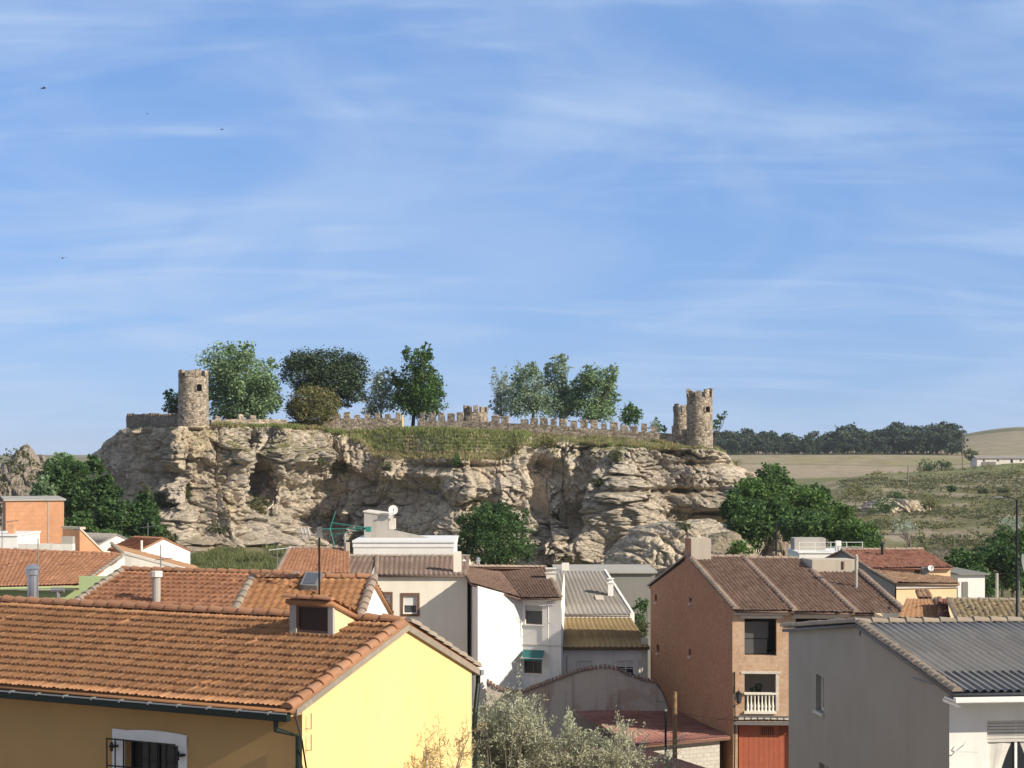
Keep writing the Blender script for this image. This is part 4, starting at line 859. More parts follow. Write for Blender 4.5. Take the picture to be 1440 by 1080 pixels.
def sheet(A, B, C, D, pw, rl, amp, step, k=6, prof='s', jit=.006, thick=.1, seed=0, sag=.03):
    A, B, C, D = [np.asarray(t, float) for t in (A, B, C, D)]
    n = nrm(np.cross(B-A, D-A)); n = n if n[2] > 0 else -n
    W = max(np.linalg.norm(B-A), np.linalg.norm(C-D)); H = (np.linalg.norm(D-A)+np.linalg.norm(C-B))/2
    nc = max(1, int(round(W/pw))); nr = max(1, int(round(H/rl))); rng = np.random.RandomState(seed)
    cu = np.repeat(np.arange(nc), k)+np.tile(np.arange(k)/k, nc); cu = np.append(cu, nc-1e-3); u = cu/nc; ph = cu % 1
    if prof == 's': hp = amp*(.5-.5*np.cos(2*np.pi*ph))
    elif prof == 'b': hp = amp*np.sqrt(np.clip(np.sin(np.pi*ph), 0, 1))            # barrel tiles
    else: hp = amp*np.clip(3.2*np.abs(np.abs(ph*2-1)-.5), 0, 1)                      # interlocking flat tiles with two rolls
    sv = []; st = []; ri = []
    for i in range(nr): sv += [i/nr, (i+1)/nr]; st += [step, 0.]; ri += [i, i]
    sv = np.array(sv); st = np.array(st); ri = np.array(ri)
    jt = rng.uniform(-jit, jit, (nr, nc+1)); js = rng.uniform(-jit, jit, (nr, nc+1))*1.5
    if jit > .004: bad = rng.uniform(0, 1, (nr, nc+1)) < .02; jt = np.where(bad, jt*2.5+.006, jt); js = np.where(bad, js*5, js)
    ci = np.minimum(cu.astype(int), nc-1)
    S = sv[:, None]+0*u[None]; U = u[None]+0*S
    low = (np.arange(len(sv)) % 2 == 0)[:, None]
    S = S+np.where(low, js[ri][:, ci]-.55*step, 0)/H
    base = (A*(1-U)[..., None]+B*U[..., None])*(1-S)[..., None]+(D*(1-U)[..., None]+C*U[..., None])*S[..., None]
    hh = hp[None]+st[:, None]+jt[ri][:, ci]+sag*fbm(U*W/4, S*H/3, 0, 2, seed)
    V = base+n*hh[..., None]
    r_, c_ = U.shape; idx = np.arange(r_*c_).reshape(r_, c_)
    q = np.stack([idx[:-1,:-1], idx[:-1,1:], idx[1:,1:], idx[1:,:-1]], -1).reshape(-1, 4)
    if np.dot(np.cross(B-A, D-A), n) < 0: q = q[:, ::-1]
    uvv = np.stack([np.broadcast_to(cu, U.shape)+seed*17, np.broadcast_to((ri+np.where(low[:, 0], .05, .95))[:, None], U.shape)], -1).reshape(-1, 2)
    uv = uvv[q.ravel()]
    V = V.reshape(-1, 3); b = len(V)
    t0 = -.012*n; t1 = -thick*n
    ex = np.stack([A+t0, B+t0, C+t0, D+t0, A+t1, B+t1, C+t1, D+t1])
    fx = np.array([(0,1,2,3),(7,6,5,4),(0,4,5,1),(1,5,6,2),(2,6,7,3),(3,7,4,0)])+b
    return np.concatenate([V, ex]), np.concatenate([q, fx]), np.concatenate([uv, np.zeros((24, 2))])
TS = {'front': (.115, .345, .024, .058, 6, 's'), 'red': (.21, .36, .028, .08, 6, 's'), 'small': (.22, .36, .035, .03, 5, 's'), 'brown': (.20, .38, .05, .04, 6, 'b'), 'fine': (.21, .38, .055, .04, 6, 'b'),
      'barrel': (.24, .42, .07, .035, 6, 'b'), 'corr': (.177, 1.5, .052, .012, 8, 's'), 'ribs': (.30, 2.2, .045, .01, 8, 's'), 'flatribs': (.33, 3.0, .03, .006, 8, 's')}
SHN = [0]
def roof(root, A, B, C, D, kind, mat, name='roof', **kw):
    SHN[0] += 1; pw, rl, amp, step, k, pr = TS[kind]
    kw = dict(dict(jit=.014 if kind in ('barrel', 'brown', 'fine') else .009), **kw)
    if kind in ('corr', 'ribs', 'flatribs'): kw['jit'] = .0015
    V, q, uv = sheet(A, B, C, D, pw, rl, amp, step, k, pr, seed=SHN[0], **kw)
    return mesh_np(name, V, q, M[mat], root, uv=uv)
def caps(root, Pa, Pb, r, l, mat, name='ridge_tiles', up=None, arc=(-8, 188), lift=0.0):
    """half round cap tiles from Pa (low) to Pb (high)"""
    Pa, Pb = np.asarray(Pa, float), np.asarray(Pb, float); L = np.linalg.norm(Pb-Pa); d = (Pb-Pa)/L; k = max(1, round(L/l)); seg = L/k
    side = nrm(np.cross(d, A3(0, 0, 1))); upv = np.cross(side, d); m = MB(); n = 8
    for i in range(k):
        a = Pa+d*(i*seg-.03)+upv*(lift+.028+rnd.uniform(-.01, .01))+side*rnd.uniform(-.008, .008); b = Pa+d*((i+1)*seg+.02)+upv*lift; R0, R1 = r*1.08, r*.9
        th = [R(arc[0]+(arc[1]-arc[0])*j/n) for j in range(n+1)]
        c0 = [a+side*math.cos(t)*R0+upv*math.sin(t)*R0*.8 for t in th]; c1 = [b+side*math.cos(t)*R1+upv*math.sin(t)*R1*.8 for t in th]
        q = [(i+.5+SHN[0]*7, .5)]*4
        for j in range(n): m.poly([c0[j], c0[j+1], c1[j+1], c1[j]], q)
        m.poly(c0[::-1], [q[0]]*(n+1)); m.poly(c1, [q[0]]*(n+1))
    return m.build(name, M[mat], root)
def pipe(root, pts, r, mat, name='downpipe', n=8):
    m = MB(); m.tube(pts, r, n); return m.build(name, M[mat], root)
class House:
    """a gabled house: K the near front corner, uF along the front, uG to the back"""
    def __init__(s, name, label, K, uF, L, uG, D, sr, z0, ze, zr, zb=None, cat='house', group=None):
        s.K = np.array(K[:2], float); s.uF = np.array(uF[:2])/np.linalg.norm(uF[:2]); s.uG = np.array(uG[:2])/np.linalg.norm(uG[:2])
        s.L, s.D, s.sr, s.z0, s.ze, s.zr = L, D, sr, z0, ze, zr; s.zb = ze if zb is None else zb
        s.root = thing(name, label, cat, (*(s.K+s.uF*L/2), z0), group)
        s.front = Face(s.K, s.uF); s.right = Face(s.K+s.uF*L, s.uG); s.left = Face(s.K+s.uG*D, -s.uG); s.back = Face(s.K+s.uF*L+s.uG*D, -s.uF)
    def at(s, l, g, z): q = s.K+s.uF*l+s.uG*g; return A3(q[0], q[1], z)
    def walls(s, mat, hf=(), hr=(), hl=(), fmat=None, d=.18, drop=.10):
        m = MB(); mm = m if fmat is None else MB(); e = drop
        wallf(mm, s.front, 0, s.L, s.z0, s.ze-e, hf, d)
        for f, h, zz0, zz1, ap in ((s.right, hr, s.ze, s.zb, s.sr), (s.left, hl, s.zb, s.ze, s.D-s.sr)):
            zl = min(zz0, zz1)-e; wallf(m, f, 0, s.D, s.z0, zl, h, d, [t for t in ((s.D, zz1-e), (ap, s.zr-e), (0, zz0-e)) if t[1] > zl+1e-4])
        wallf(m, s.back, 0, s.L, s.z0, s.zb-e)
        w_ = m.build('wall', M[mat], s.root)
        if fmat: mm.build('front_wall', M[fmat], s.root)
        return w_
    def fz(s, g): return s.ze+(s.zr-s.ze)*g/s.sr
    def bz(s, g): return s.zr+(s.zb-s.zr)*(g-s.sr)/(s.D-s.sr)
    def roofs(s, kind, mat, of=.4, og=.1, ob=.3, back=True, l0=0, l1=None, parts=True):
        l1 = s.L if l1 is None else l1; lo, hi = l0-og, l1+og
        s.A, s.B = s.at(lo, -of, s.fz(-of)), s.at(hi, -of, s.fz(-of)); s.C, s.Dd = s.at(hi, s.sr, s.zr), s.at(lo, s.sr, s.zr)
        r_ = roof(s.root, s.A, s.B, s.C, s.Dd, kind, mat)
        if back and s.D-s.sr > .05:
            s.E, s.Ff = s.at(hi, s.D+ob, s.bz(s.D+ob)), s.at(lo, s.D+ob, s.bz(s.D+ob)); roof(s.root, s.E, s.Ff, s.Dd, s.C, kind, mat)
        return r_
def chimney(root, c, sx, sy, z0, z1, mat, rot=0., cap=True, name='chimney', capmat=None):
    m = MB(); m.cbox((c[0], c[1], z0), sx, sy, z1-z0, rot); o = m.build(name, M[mat], root)
    if cap:
        k = MB(); k.cbox((c[0], c[1], z1+.002), sx+.12, sy+.12, .07, rot); k.cbox((c[0], c[1], z1+.075), sx*.6, sy*.6, .18, rot); k.cbox((c[0], c[1], z1+.257), sx+.08, sy+.08, .05, rot)
        k.build('chimney_cap', M[capmat or mat], o)
    return o
def flue(root, c, r, z0, z1, mat='zinc', name='flue', cowl=True):
    m = MB(); m.tube([A3(c[0], c[1], z0), A3(c[0], c[1], z1)], r, 12); o = m.build(name, M[mat], root)
    if cowl:
        k = MB(); k.tube([A3(c[0], c[1], z1+.02), A3(c[0], c[1], z1+.14)], r*1.35, 12); k.tube([A3(c[0], c[1], z1+.17), A3(c[0], c[1], z1+.27)], [r*1.5, r*.5], 12); k.tube([A3(c[0], c[1], z1), A3(c[0], c[1], z1+.2)], r*.5, 6); k.build('cowl', M[mat], o)
    return o
def dish(root, c, r, aim, mat='dish', mast=1.0, top=True):
    """a satellite dish: bowl, arm with its feed, and a stub mast; top-level when root is None"""
    aim = nrm(aim); a = nrm(np.cross(aim, A3(0, 0, 1))); b = np.cross(a, aim); m = MB(); c = np.asarray(c, float); n = 20; rings = []
    for j in range(5):
        q = j/4; rings.append([c+(a*math.cos(t)+b*math.sin(t))*r*q+aim*(.16*r*q*q) for t in np.linspace(0, 2*math.pi, n, endpoint=False)])
    for j in range(4):
        for k in range(n): m.poly([rings[j][k], rings[j][(k+1) % n], rings[j+1][(k+1) % n], rings[j+1][k]])
    for k in range(n): m.poly([rings[4][k]-aim*.03, rings[4][(k+1) % n]-aim*.03, c-aim*.03])
    o = m.build('bowl', M[mat], root)
    s = MB(); s.tube([c-b*r*.9, c+aim*r*1.0-b*r*.15], .018, 5); s.box(c+aim*r*1.0-b*r*.15-a*.04, a*.08, b*.08, aim*.1); s.build('feed_arm', M['grey_metal'], root)
    if mast: k = MB(); k.tube([c-aim*.05, c-aim*.15, c-aim*.15-A3(0, 0, mast)], .025, 6); k.build('mast', M['grey_metal'], root)
def yagi(root, c, d, L, n, el, mat, name='antenna', vert=False, r=.012):
    d = nrm(d); a = A3(0, 0, 1) if vert else nrm(np.cross(d, A3(0, 0, 1))); m = MB(); c = np.asarray(c, float); m.tube([c-d*L/2, c+d*L/2], r*1.3, 5)
    for k in range(n):
        p = c-d*L/2+d*L*(k+.3)/n; e = el*(1-.3*k/n); m.tube([p-a*e/2, p+a*e/2], r, 4)
    return m.build(name, M[mat], root)
def wire(label, pts, r=.012, sag=.25, cat='wire', name='overhead_wire', mat='black'):
    a, b = np.asarray(pts[0], float), np.asarray(pts[1], float); m = MB(); m.tube([a+(b-a)*t-A3(0, 0, sag*4*t*(1-t)) for t in np.linspace(0, 1, 13)], r, 4)
    return m.build(name, M[mat], org=a, label=label, cat=cat)
# ------------------------------------------------------------------ 1 the yellow house
th = R(26.7); uF = A3(math.cos(th), -math.sin(th), 0); uG = A3(math.sin(th), math.cos(th), 0)
K = P(425, 0, 32)[:2]; LL = 14.0
h = House('yellow_house', 'yellow plastered house with an orange tiled roof and a brick dormer', K-uF[:2]*LL, uF, LL, uG, 6.75, 3.83, 4.0, 12.41, 13.53, 12.34)
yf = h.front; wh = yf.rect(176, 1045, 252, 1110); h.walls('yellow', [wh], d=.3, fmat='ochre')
YH = h; h.roofs('front', 'tile_front', of=.40, og=.06, ob=.3)
caps(h.root, h.at(LL-.02, -.42, h.fz(-.42)+.02), h.at(LL-.02, 3.7, h.zr), .118, .36, 'cap', 'verge_tiles')
caps(h.root, h.at(LL-.05, 7.05, h.bz(7.05)+.02), h.at(LL-.05, 4.0, h.zr), .13, .38, 'cap_grey', 'verge_tiles')
caps(h.root, h.at(-.1, 3.83, h.zr+.02), h.at(LL-.1, 3.83, h.zr+.02), .13, .40, 'cap')
m = MB()
for g0, g1, zz in ((-.3, 3.83, h.fz), (6.98, 3.83, h.bz)):
    a, b = h.at(LL+.004, g0, zz(g0)-.02), h.at(LL+.004, g1, h.zr-.02); m.box(a-A3(0, 0, .15), b-a, uF*.08, A3(0, 0, .13))
m.build('verge_band', M['cap_grey'], h.root)
ge = h.fz(-.4)-.09
m = MB()
o0 = -.56
for l in (0,):
    a = h.at(-.1, o0, ge-.13); L2 = uF*(LL+.12)
    m.box(a, L2, uG*.15, A3(0, 0, .012)); m.box(a, L2, uG*.012, A3(0, 0, .13)); m.box(a+uG*.138, L2, uG*.012, A3(0, 0, .15)); m.box(a+L2-uF*.012, uF*.012, uG*.15, A3(0, 0, .13))
m.build('gutter', M['darkgreen'], h.root)
m = MB(); a = h.at(-.1, o0-.006, ge+.003); m.box(a, uF*(LL+.12), uG*.03, A3(0, 0, .022))
for k in range(20): m.box(h.at(.3+k*.7, o0-.012, ge-.02), uF*.03, uG*.17, A3(0, 0, .05))
m.build('gutter_lip', M['zinc'], h.root)
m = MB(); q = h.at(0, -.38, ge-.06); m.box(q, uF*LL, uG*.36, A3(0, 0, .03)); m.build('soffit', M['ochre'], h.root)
q0 = h.at(LL-.25, -.5, ge-.12); q1 = h.at(LL-.25, -.5, ge-.30); q2 = h.at(LL-.02, -.10, ge-.46); q3 = h.at(LL-.02, -.10, 4.2)
pipe(h.root, [q0, q1, q2, q3], .055, 'darkgreen', n=10)
q0 = h.at(LL-.02, 7.1, h.bz(7.05)-.1); q1 = h.at(LL-.02, 7.1, h.bz(7.05)-.35); q2 = h.at(LL+.05, 6.83, h.bz(7.05)-.95)
pipe(h.root, [q0, q1, q2, A3(q2[0], q2[1], 4.2)], .055, 'darkgreen', n=10)
m = MB(); m.box(h.at(-.1, 7.02, h.bz(7.05)-.16), uF*(LL+.2), uG*.14, A3(0, 0, .12)); m.build('gutter', M['zinc'], h.root)
m = MB(); c = h.at(LL+.05, -.3, ge-.05); m.tube([c, c+A3(.12, 0, -.45), h.at(LL+.03, .15, ge-1.3), h.at(LL+.03, .35, ge-2.2), h.at(LL+.03, .4, ge-4)], .018, 5); m.build('cable', M['black'], h.root)
m = MB()
for z in (ge-.35, ge-.75): m.tube([h.at(LL, .12, z), h.at(LL+.12, .12, z), h.at(LL+.12, .12, z+.3)], .012, 5)
m.build('bracket', M['grey_metal'], h.root)
w_ = window(h.root, yf, wh, d=.26, frame='black', mull=1, fw=.05)
m = MB(); a0, a1, z0, z1 = wh; so = .30
for b in ((a0-so, a0, z0-.3, z1+.22), (a1, a1+.2, z0-.3, z1+.22)): fbox(m, yf, *b, -.02, .03)
ar = [(a0-so, z1), (a1+.2, z1), (a1+.2, z1+.17)]+[(a0-so+(a1-a0+.2+so)*t, z1+.22+.06*math.sin(math.pi*t)-.05*(1-t)) for t in np.linspace(.95, 0, 10)]
for o in (.031,): m.poly([yf.pt(*t, o) for t in ar])
for k in range(len(ar)): p, q = ar[k], ar[(k+1) % len(ar)]; m.poly([yf.pt(*p, -.02), yf.pt(*q, -.02), yf.pt(*q, .031), yf.pt(*p, .031)])
m.build('surround', M['whitepaint'], w_)
m = MB(); g0, g1 = a0-.32, a1+.02
for k in range(9): c = g0+(g1-g0)*k/8; fbox(m, yf, c-.01, c+.01, z0, z1+.06, .16, .18)
for z in (z1+.03, z1-.5): fbox(m, yf, g0-.01, g1+.01, z, z+.025, .155, .185)
fbox(m, yf, a0-.26, a0-.14, z1-.13, z1-.09, .0, .18); fbox(m, yf, a0-.22, a0-.18, z1-.2, z1-.02, .15, .19); fbox(m, yf, a1+.02, a1+.18, z1-.18, z1-.14, .0, .18); fbox(m, yf, a1+.08, a1+.12, z1-.25, z1-.07, .15, .19)
m.build('window_grille', M['black'], w_)
# the dormer: brick cheeks, sloping lid, dark shuttered window
def on_front(px, py):
    d = A3((px-720)/F, 1, -(py-HZ)/F); n = nrm(np.cross(h.B-h.A, h.Dd-h.A)); e = A3(0, 0, CZ); return e+d*(np.dot(h.A-e, n)/np.dot(d, n))
b0 = on_front(410, 893); df = Face(b0, uF); b1a = df.a(468); dz1 = df.z(b1a/2, 846); gl = np.dot(b0[:2]-h.K, h.uG); lb = np.dot(b0[:2]-h.K, h.uF)
m = MB(); zf = b0[2]; wr = df.rect(417, 851, 463, 890)
wallf(m, df, 0, b1a, zf-.25, dz1, [wr], .1)
ridge_g = 3.75
for l in (lb, lb+b1a): m.poly([h.at(l, gl, zf-.25), h.at(l, gl, dz1), h.at(l, ridge_g, h.zr+.03), h.at(l, ridge_g, h.zr-.4)], [(0, 0), (0, 1.3), (1.4, 1), (1.4, 0)])
dm = m.build('dormer', M['dormer'], h.root)
Ad, Bd, Cd, Dq = h.at(lb-.06, gl-.12, dz1+.06), h.at(lb+b1a+.06, gl-.12, dz1+.06), h.at(lb+b1a+.06, ridge_g+.1, h.zr+.09), h.at(lb-.06, ridge_g+.1, h.zr+.09)
roof(dm, Ad, Bd, Cd, Dq, 'front', 'tile_front', 'dormer_roof')
caps(dm, Ad+A3(0, 0, .01), Bd+A3(0, 0, .01), .085, .4, 'cap', 'dormer_tiles')
for b in ((-.03, .13, zf-.2, dz1), (b1a-.1, b1a+.02, zf-.2, dz1)): m = MB(); fbox(m, df, *b, -.05, .03); m.build('dormer_pier', M['cement'], dm)
ww = window(dm, df, wr, d=.06, frame='brownframe', pane='dark_wood', fw=.05)
flue(h.root, h.at(LL, 0, 0)[:2]*0+P(46, 0, 41.8)[:2], .13, 12.6, Zp(809, 41.8), 'steel')
m = MB(); c = P(81, 830, 42); m.tube([c-A3(0, 0, 1.2), c], .06, 8); m.tube([c-A3(.16, 0, 0), c+A3(.16, 0, 0)], .07, 8); m.build('vent_pipe', M['grey_metal'], h.root)

# ------------------------------------------------------------------ 2 the grey house
ph = R(6); gF = A3(math.cos(ph), math.sin(ph), 0); gG = A3(-math.sin(ph), math.cos(ph), 0); gk = P(1335, 0, 35)[:2]
h = House('grey_house', 'house with a bare grey rendered gable and a corrugated grey roof', gk, gF, 9.0, gG, 12.4, 5.93, 4.0, 12.27, 12.97, 12.2)
gs = h.left.rect(1147.5, 950, 1158.5, 1001); gs2 = h.left.rect(1152, 1075, 1164, 1120)
ff = h.front; gw = ff.rect(1388, 1013, 1475, 1110); h.walls('greyrender', [gw], (), [gs, gs2], fmat='white', d=.22, drop=.08)
h.roofs('corr', 'fibre', of=.62, og=.12, ob=.25)
caps(h.root, h.A+gF*.05+A3(0, 0, .04), h.Dd+gF*.05+A3(0, 0, .03), .10, .30, 'cap_grey', 'verge_tiles')
caps(h.root, h.Ff+gF*.05+A3(0, 0, .04), h.Dd+gF*.05+A3(0, 0, .03), .10, .30, 'cap_grey', 'verge_tiles')
caps(h.root, h.Dd+A3(0, 0, .02), h.C+A3(0, 0, .02), .11, .42, 'cap_grey')
m = MB(); a = h.at(-.16, -.80, h.fz(-.62)-.17); m.box(a, gF*9.4, gG*.14, A3(0, 0, .015)); m.box(a, gF*9.4, gG*.012, A3(0, 0, .10)); m.box(a+gG*.13, gF*9.4, gG*.012, A3(0, 0, .10)); m.box(a, gF*.012, gG*.14, A3(0, 0, .10)); m.build('gutter', M['whitepaint'], h.root)
m = MB(); m.box(h.at(-.12, -.62, h.fz(-.62)-.17), gF*9.3, gG*.60, A3(0, 0, .035)); m.build('eave_board', M['whitepaint'], h.root)
for hh in (gs, gs2): window(h.root, h.left, hh, d=.2, frame='whitepaint', pane='glass', fw=.07, sill='greytrim')
m = MB(); q = h.left.rect(1209.2, 880, 1210.4, 894); fbox(m, h.left, q[0], q[1], q[2], q[3], .002, .02); m.build('expansion_slot', M['black'], h.root)
m = MB(); g_ = h.left; m.tube([g_.pt(g_.a(x), g_.z(g_.a(x), y), .02) for x, y in ((1284, 953), (1300, 958), (1318, 963), (1334, 971))], .012, 5); m.build('cable', M['grey_metal'], h.root)
m = MB(); m.box(h.at(-.06, -.68, 11.92), gF*.05, gG*.9, A3(0, 0, .06)); m.build('eave_end', M['whitepaint'], h.root)
w_ = window(h.root, ff, gw, d=.16, frame='whitepaint', pane='glass', fw=.06, mull=1, shutter=.32)
a0, a1, z0, z1 = gw; zc_ = z1-(z1-z0)*.32
for s0, sg in ((a0+.06, 1), (a1-.06, -1)):
    n = 14; m = MB()
    for k in range(n):
        z_a, z_b = zc_-(zc_-z0)*k/n, zc_-(zc_-z0)*(k+1)/n; wa, wb = [.52*(1-.55*math.sin(min(1, (k+e)/n)*1.5)) for e in (0, 1)]
        for j in range(6):
            x0, x1 = j/6, (j+1)/6; o = lambda x: -.125+.012*math.sin(x*30)
            m.poly([ff.pt(s0+sg*wb*x0, z_b, o(x0)), ff.pt(s0+sg*wb*x1, z_b, o(x1)), ff.pt(s0+sg*wa*x1, z_a, o(x1)), ff.pt(s0+sg*wa*x0, z_a, o(x0))])
    m.build('curtain', M['curtain'], w_)
m = MB(); c = ff.pt(.05, ff.z(.05, 1062), 0); m.tube([c, c+A3(0, -.25, .12), c+A3(.45, -.3, .12)], .015, 5); m.tube([ff.pt(.1, ff.z(.1, 1058), 0), ff.pt(.25, ff.z(.1, 1046), .15), ff.pt(.3, ff.z(.1, 1041), .15)], .01, 5); m.build('awning_bracket', M['whitepaint'], h.root)

# ------------------------------------------------------------------ 3 the house with a big orange roof behind the yellow one
th = R(20); f3 = A3(math.cos(th), -math.sin(th), 0); g3_ = A3(math.sin(th), math.cos(th), 0)
rl = P(177, 802, 57.5); L3 = 6.35; k3 = rl[:2]-g3_[:2]*4.4
h = House('tiled_house', 'low house under a broad orange tiled roof with a concrete flue', k3, f3, L3, g3_, 8.6, 4.4, 3.5, 11.72, rl[2], 11.72)
h.walls('white_old'); h.roofs('red', 'tile_red', of=.4, og=.1); caps(h.root, h.A+A3(0, 0, .03), h.Dd+A3(0, 0, .03), .13, .38, 'cap_grey', 'verge_tiles'); caps(h.root, h.B+A3(0, 0, .03), h.C+A3(0, 0, .03), .13, .38, 'cap_grey', 'verge_tiles'); caps(h.root, h.Dd+A3(0, 0, .02), h.C+A3(0, 0, .02), .13, .42, 'cap')
c = P(220, 0, 54.2); flue(h.root, c, .13, 11.9, Zp(812, 54.2), 'conc', 'concrete_flue', False)
m = MB(); m.tube([A3(c[0], c[1], Zp(811, 54.2)), A3(c[0], c[1], Zp(803, 54.2))], .19, 10); m.build('flue_collar', M['white_old'], h.root)
# ------------------------------------------------------------------ 4 the small house with the roof window
th = R(4); f4 = A3(math.cos(th), -math.sin(th), 0); g4 = A3(math.sin(th), math.cos(th), 0); ap = P(522, 813, 48); L4 = 3.3; k4 = ap[:2]-g4[:2]*4-f4[:2]*L4
h = House('skylight_house', 'small white gabled house whose tiled roof has a roof window', k4, f4, L4, g4, 8.0, 4.0, 3.5, 12.15, ap[2], 12.15)
h.walls('white'); h.roofs('red', 'tile_front', of=.4, og=.08); caps(h.root, h.B+A3(0, 0, .03), h.C+A3(0, 0, .03), .13, .38, 'cap_brown', 'verge_tiles'); caps(h.root, h.A+A3(0, 0, .03), h.Dd+A3(0, 0, .03), .12, .38, 'cap_grey', 'verge_tiles'); caps(h.root, h.Dd+A3(0, 0, .02), h.C+A3(0, 0, .02), .12, .42, 'cap')
def on_plane(A, B, D, px, py):
    d = A3((px-720)/F, 1, -(py-HZ)/F); n = nrm(np.cross(B-A, D-A)); e = A3(0, 0, CZ); return e+d*(np.dot(A-e, n)/np.dot(d, n)), n
a, n = on_plane(h.A, h.B, h.Dd, 422, 831); b, _ = on_plane(h.A, h.B, h.Dd, 446, 832); sv = nrm(h.Dd-h.A)*.95
m = MB(); m.box(a+n*.02, b-a, sv, n*.16); sk = m.build('roof_window', M['grey_metal'], h.root)
m = MB(); i_ = nrm(b-a); W_ = np.linalg.norm(b-a); m.box(a+n*.181+i_*.07+nrm(sv)*.1, i_*(W_-.14), sv*.78, n*.012); m.build('pane', M['glass_grey'], sk)
# rooftop aerial on its mast
mt, n = on_plane(h.A, h.B, h.Dd, 449, 838); Ym = mt[1]
r_ = thing('roof_aerial', 'tall mast with a green three armed television aerial, standing on the tiled roof', 'antenna', mt)
mtop = A3(mt[0], Ym, Zp(737, Ym)); m = MB(); m.tube([mt-A3(0, 0, .05), mtop], .028, 8); m.build('mast', M['black'], r_)
q = lambda px, py, dy=0: P(px, py, Ym+dy)
m = MB(); tip = q(519, 743, -.2)
for py in (735, 744, 753): m.tube([q(466, py, 0), tip], .014, 5)
m.tube([q(454, 744), q(470, 744)], .02, 6); m.build('boom', M['antenna_green'], r_)
m = MB()
for dy in (-.35, -.18, 0, .18, .35):
    m.tube([q(464, 744, dy), q(472, 719, dy)], .014, 5); m.tube([q(464, 744, dy), q(471, 770, dy)], .014, 5)
for t in (.2, .45, .7, .95):
    for a, b in (((464, 744), (472, 719)), ((464, 744), (471, 770))): m.tube([q(a[0]+(b[0]-a[0])*t, a[1]+(b[1]-a[1])*t, -.38), q(a[0]+(b[0]-a[0])*t, a[1]+(b[1]-a[1])*t, .38)], .010, 4)
for x in (476, 484, 492, 500, 508): m.tube([q(x, 743.5, -.3+(x-476)*.003), q(x, 743.5, .2)], .014, 4)
m.box(q(514, 748, -.3), A3(.14, 0, 0), A3(0, .2, 0), A3(0, 0, .14)); m.build('reflector', M['antenna_green'], r_)
m = MB(); c = q(427, 748)
m.tube([q(422, 750), q(454, 755)], .016, 5)
for x in (423, 428, 433): m.tube([q(x, 742), q(x+3, 756)], .02, 4); m.tube([q(x, 749, -.25), q(x, 749, .25)], .014, 4)
m.build('small_aerial', M['zinc'], r_)
m = MB(); m.cbox(q(449, 756), .16, .12, .3); m.build('amplifier_box', M['grey_metal'], r_)

# ------------------------------------------------------------------ 5 brown tiled house at the edge
A, B, C, D = P(-60, 827, 69.5), P(112, 822.5, 69.5), P(172, 780, 74.5), P(-60, 771, 74.5)
r5 = thing('tiled_house', 'house with a wide brown red tiled roof and pale green walls', 'house', (*((A+B)/2)[:2], 0))
roof(r5, A, B, C, D, 'small', 'tile_small'); caps(r5, B+A3(.05, 0, .02), C+A3(.05, 0, .02), .08, .38, 'cap_grey', 'verge_tiles'); caps(r5, D, C, .09, .42, 'tile_small')
fw_ = Face((A+A3(0, .45, 0))[:2], (1, 0)); m = MB(); wallf(m, fw_, 0, B[0]-A[0]-.1, 0, A[2]-.12); m.build('front_wall', M['green_wall'], r5); m = MB(); rf = Face((B+A3(-.1, .45, 0))[:2], (C-B)[:2]); wallf(m, rf, 0, 5.3, 0, B[2]-.15, top=[(5.3, C[2]-.15)]); m.build('wall', M['white_old'], r5)
m = MB(); a = P(-60, 829, 69.3); m.tube([a, P(113, 826, 69.3)], .06, 8); m.build('gutter', M['green_wall'], r5)
m = MB(); a = P(111, 838, 68.5); b = P(151, 838, 68.5); m.box(a-A3(0, 0, 3), b-a, A3(0, .25, 0), A3(0, 0, 3+Zp(810.5, 68.5)-a[2])); m.build('parapet', M['green_wall'], r5)
def aerial(label, px, py0, py1, Yq, bars=((0, .9, 5, .5),), mat='grey_metal', r=.02):
    a, b = P(px, py0, Yq), P(px, py1, Yq); t = thing('aerial', label, 'antenna', a); m = MB(); m.tube([a-A3(0, 0, .1), b], r, 6); m.build('mast', M['grey_metal'], t)
    for dz, L, n, el in bars: yagi(t, b-A3(0, 0, .1+dz)+A3(L*.2, 0, 0), A3(.9, -.4, .12), L, n, el, mat)
    return t
aerial('thin dark aerial mast standing before the brown red tiled roof', 53.5, 846, 757, 66, ((3.0, 1.2, 5, .5),))
aerial('slim aerial on the white parapet behind the orange tiled roof', 226, 803, 766, 60, ((.4, .7, 4, .35),))
aerial('aerial with crossed rods beside the orange block house', 3, 770, 722, 82, ((.3, 1.3, 5, .5),))
aerial('lone aerial mast in front of the shaded thicket', 208, 768, 735, 100, ((.1, 1.6, 6, .45),))
aerial('pale aerial leaning over the green bank', 390, 800, 768, 70, ((.0, 1.1, 6, .6),), 'dish')
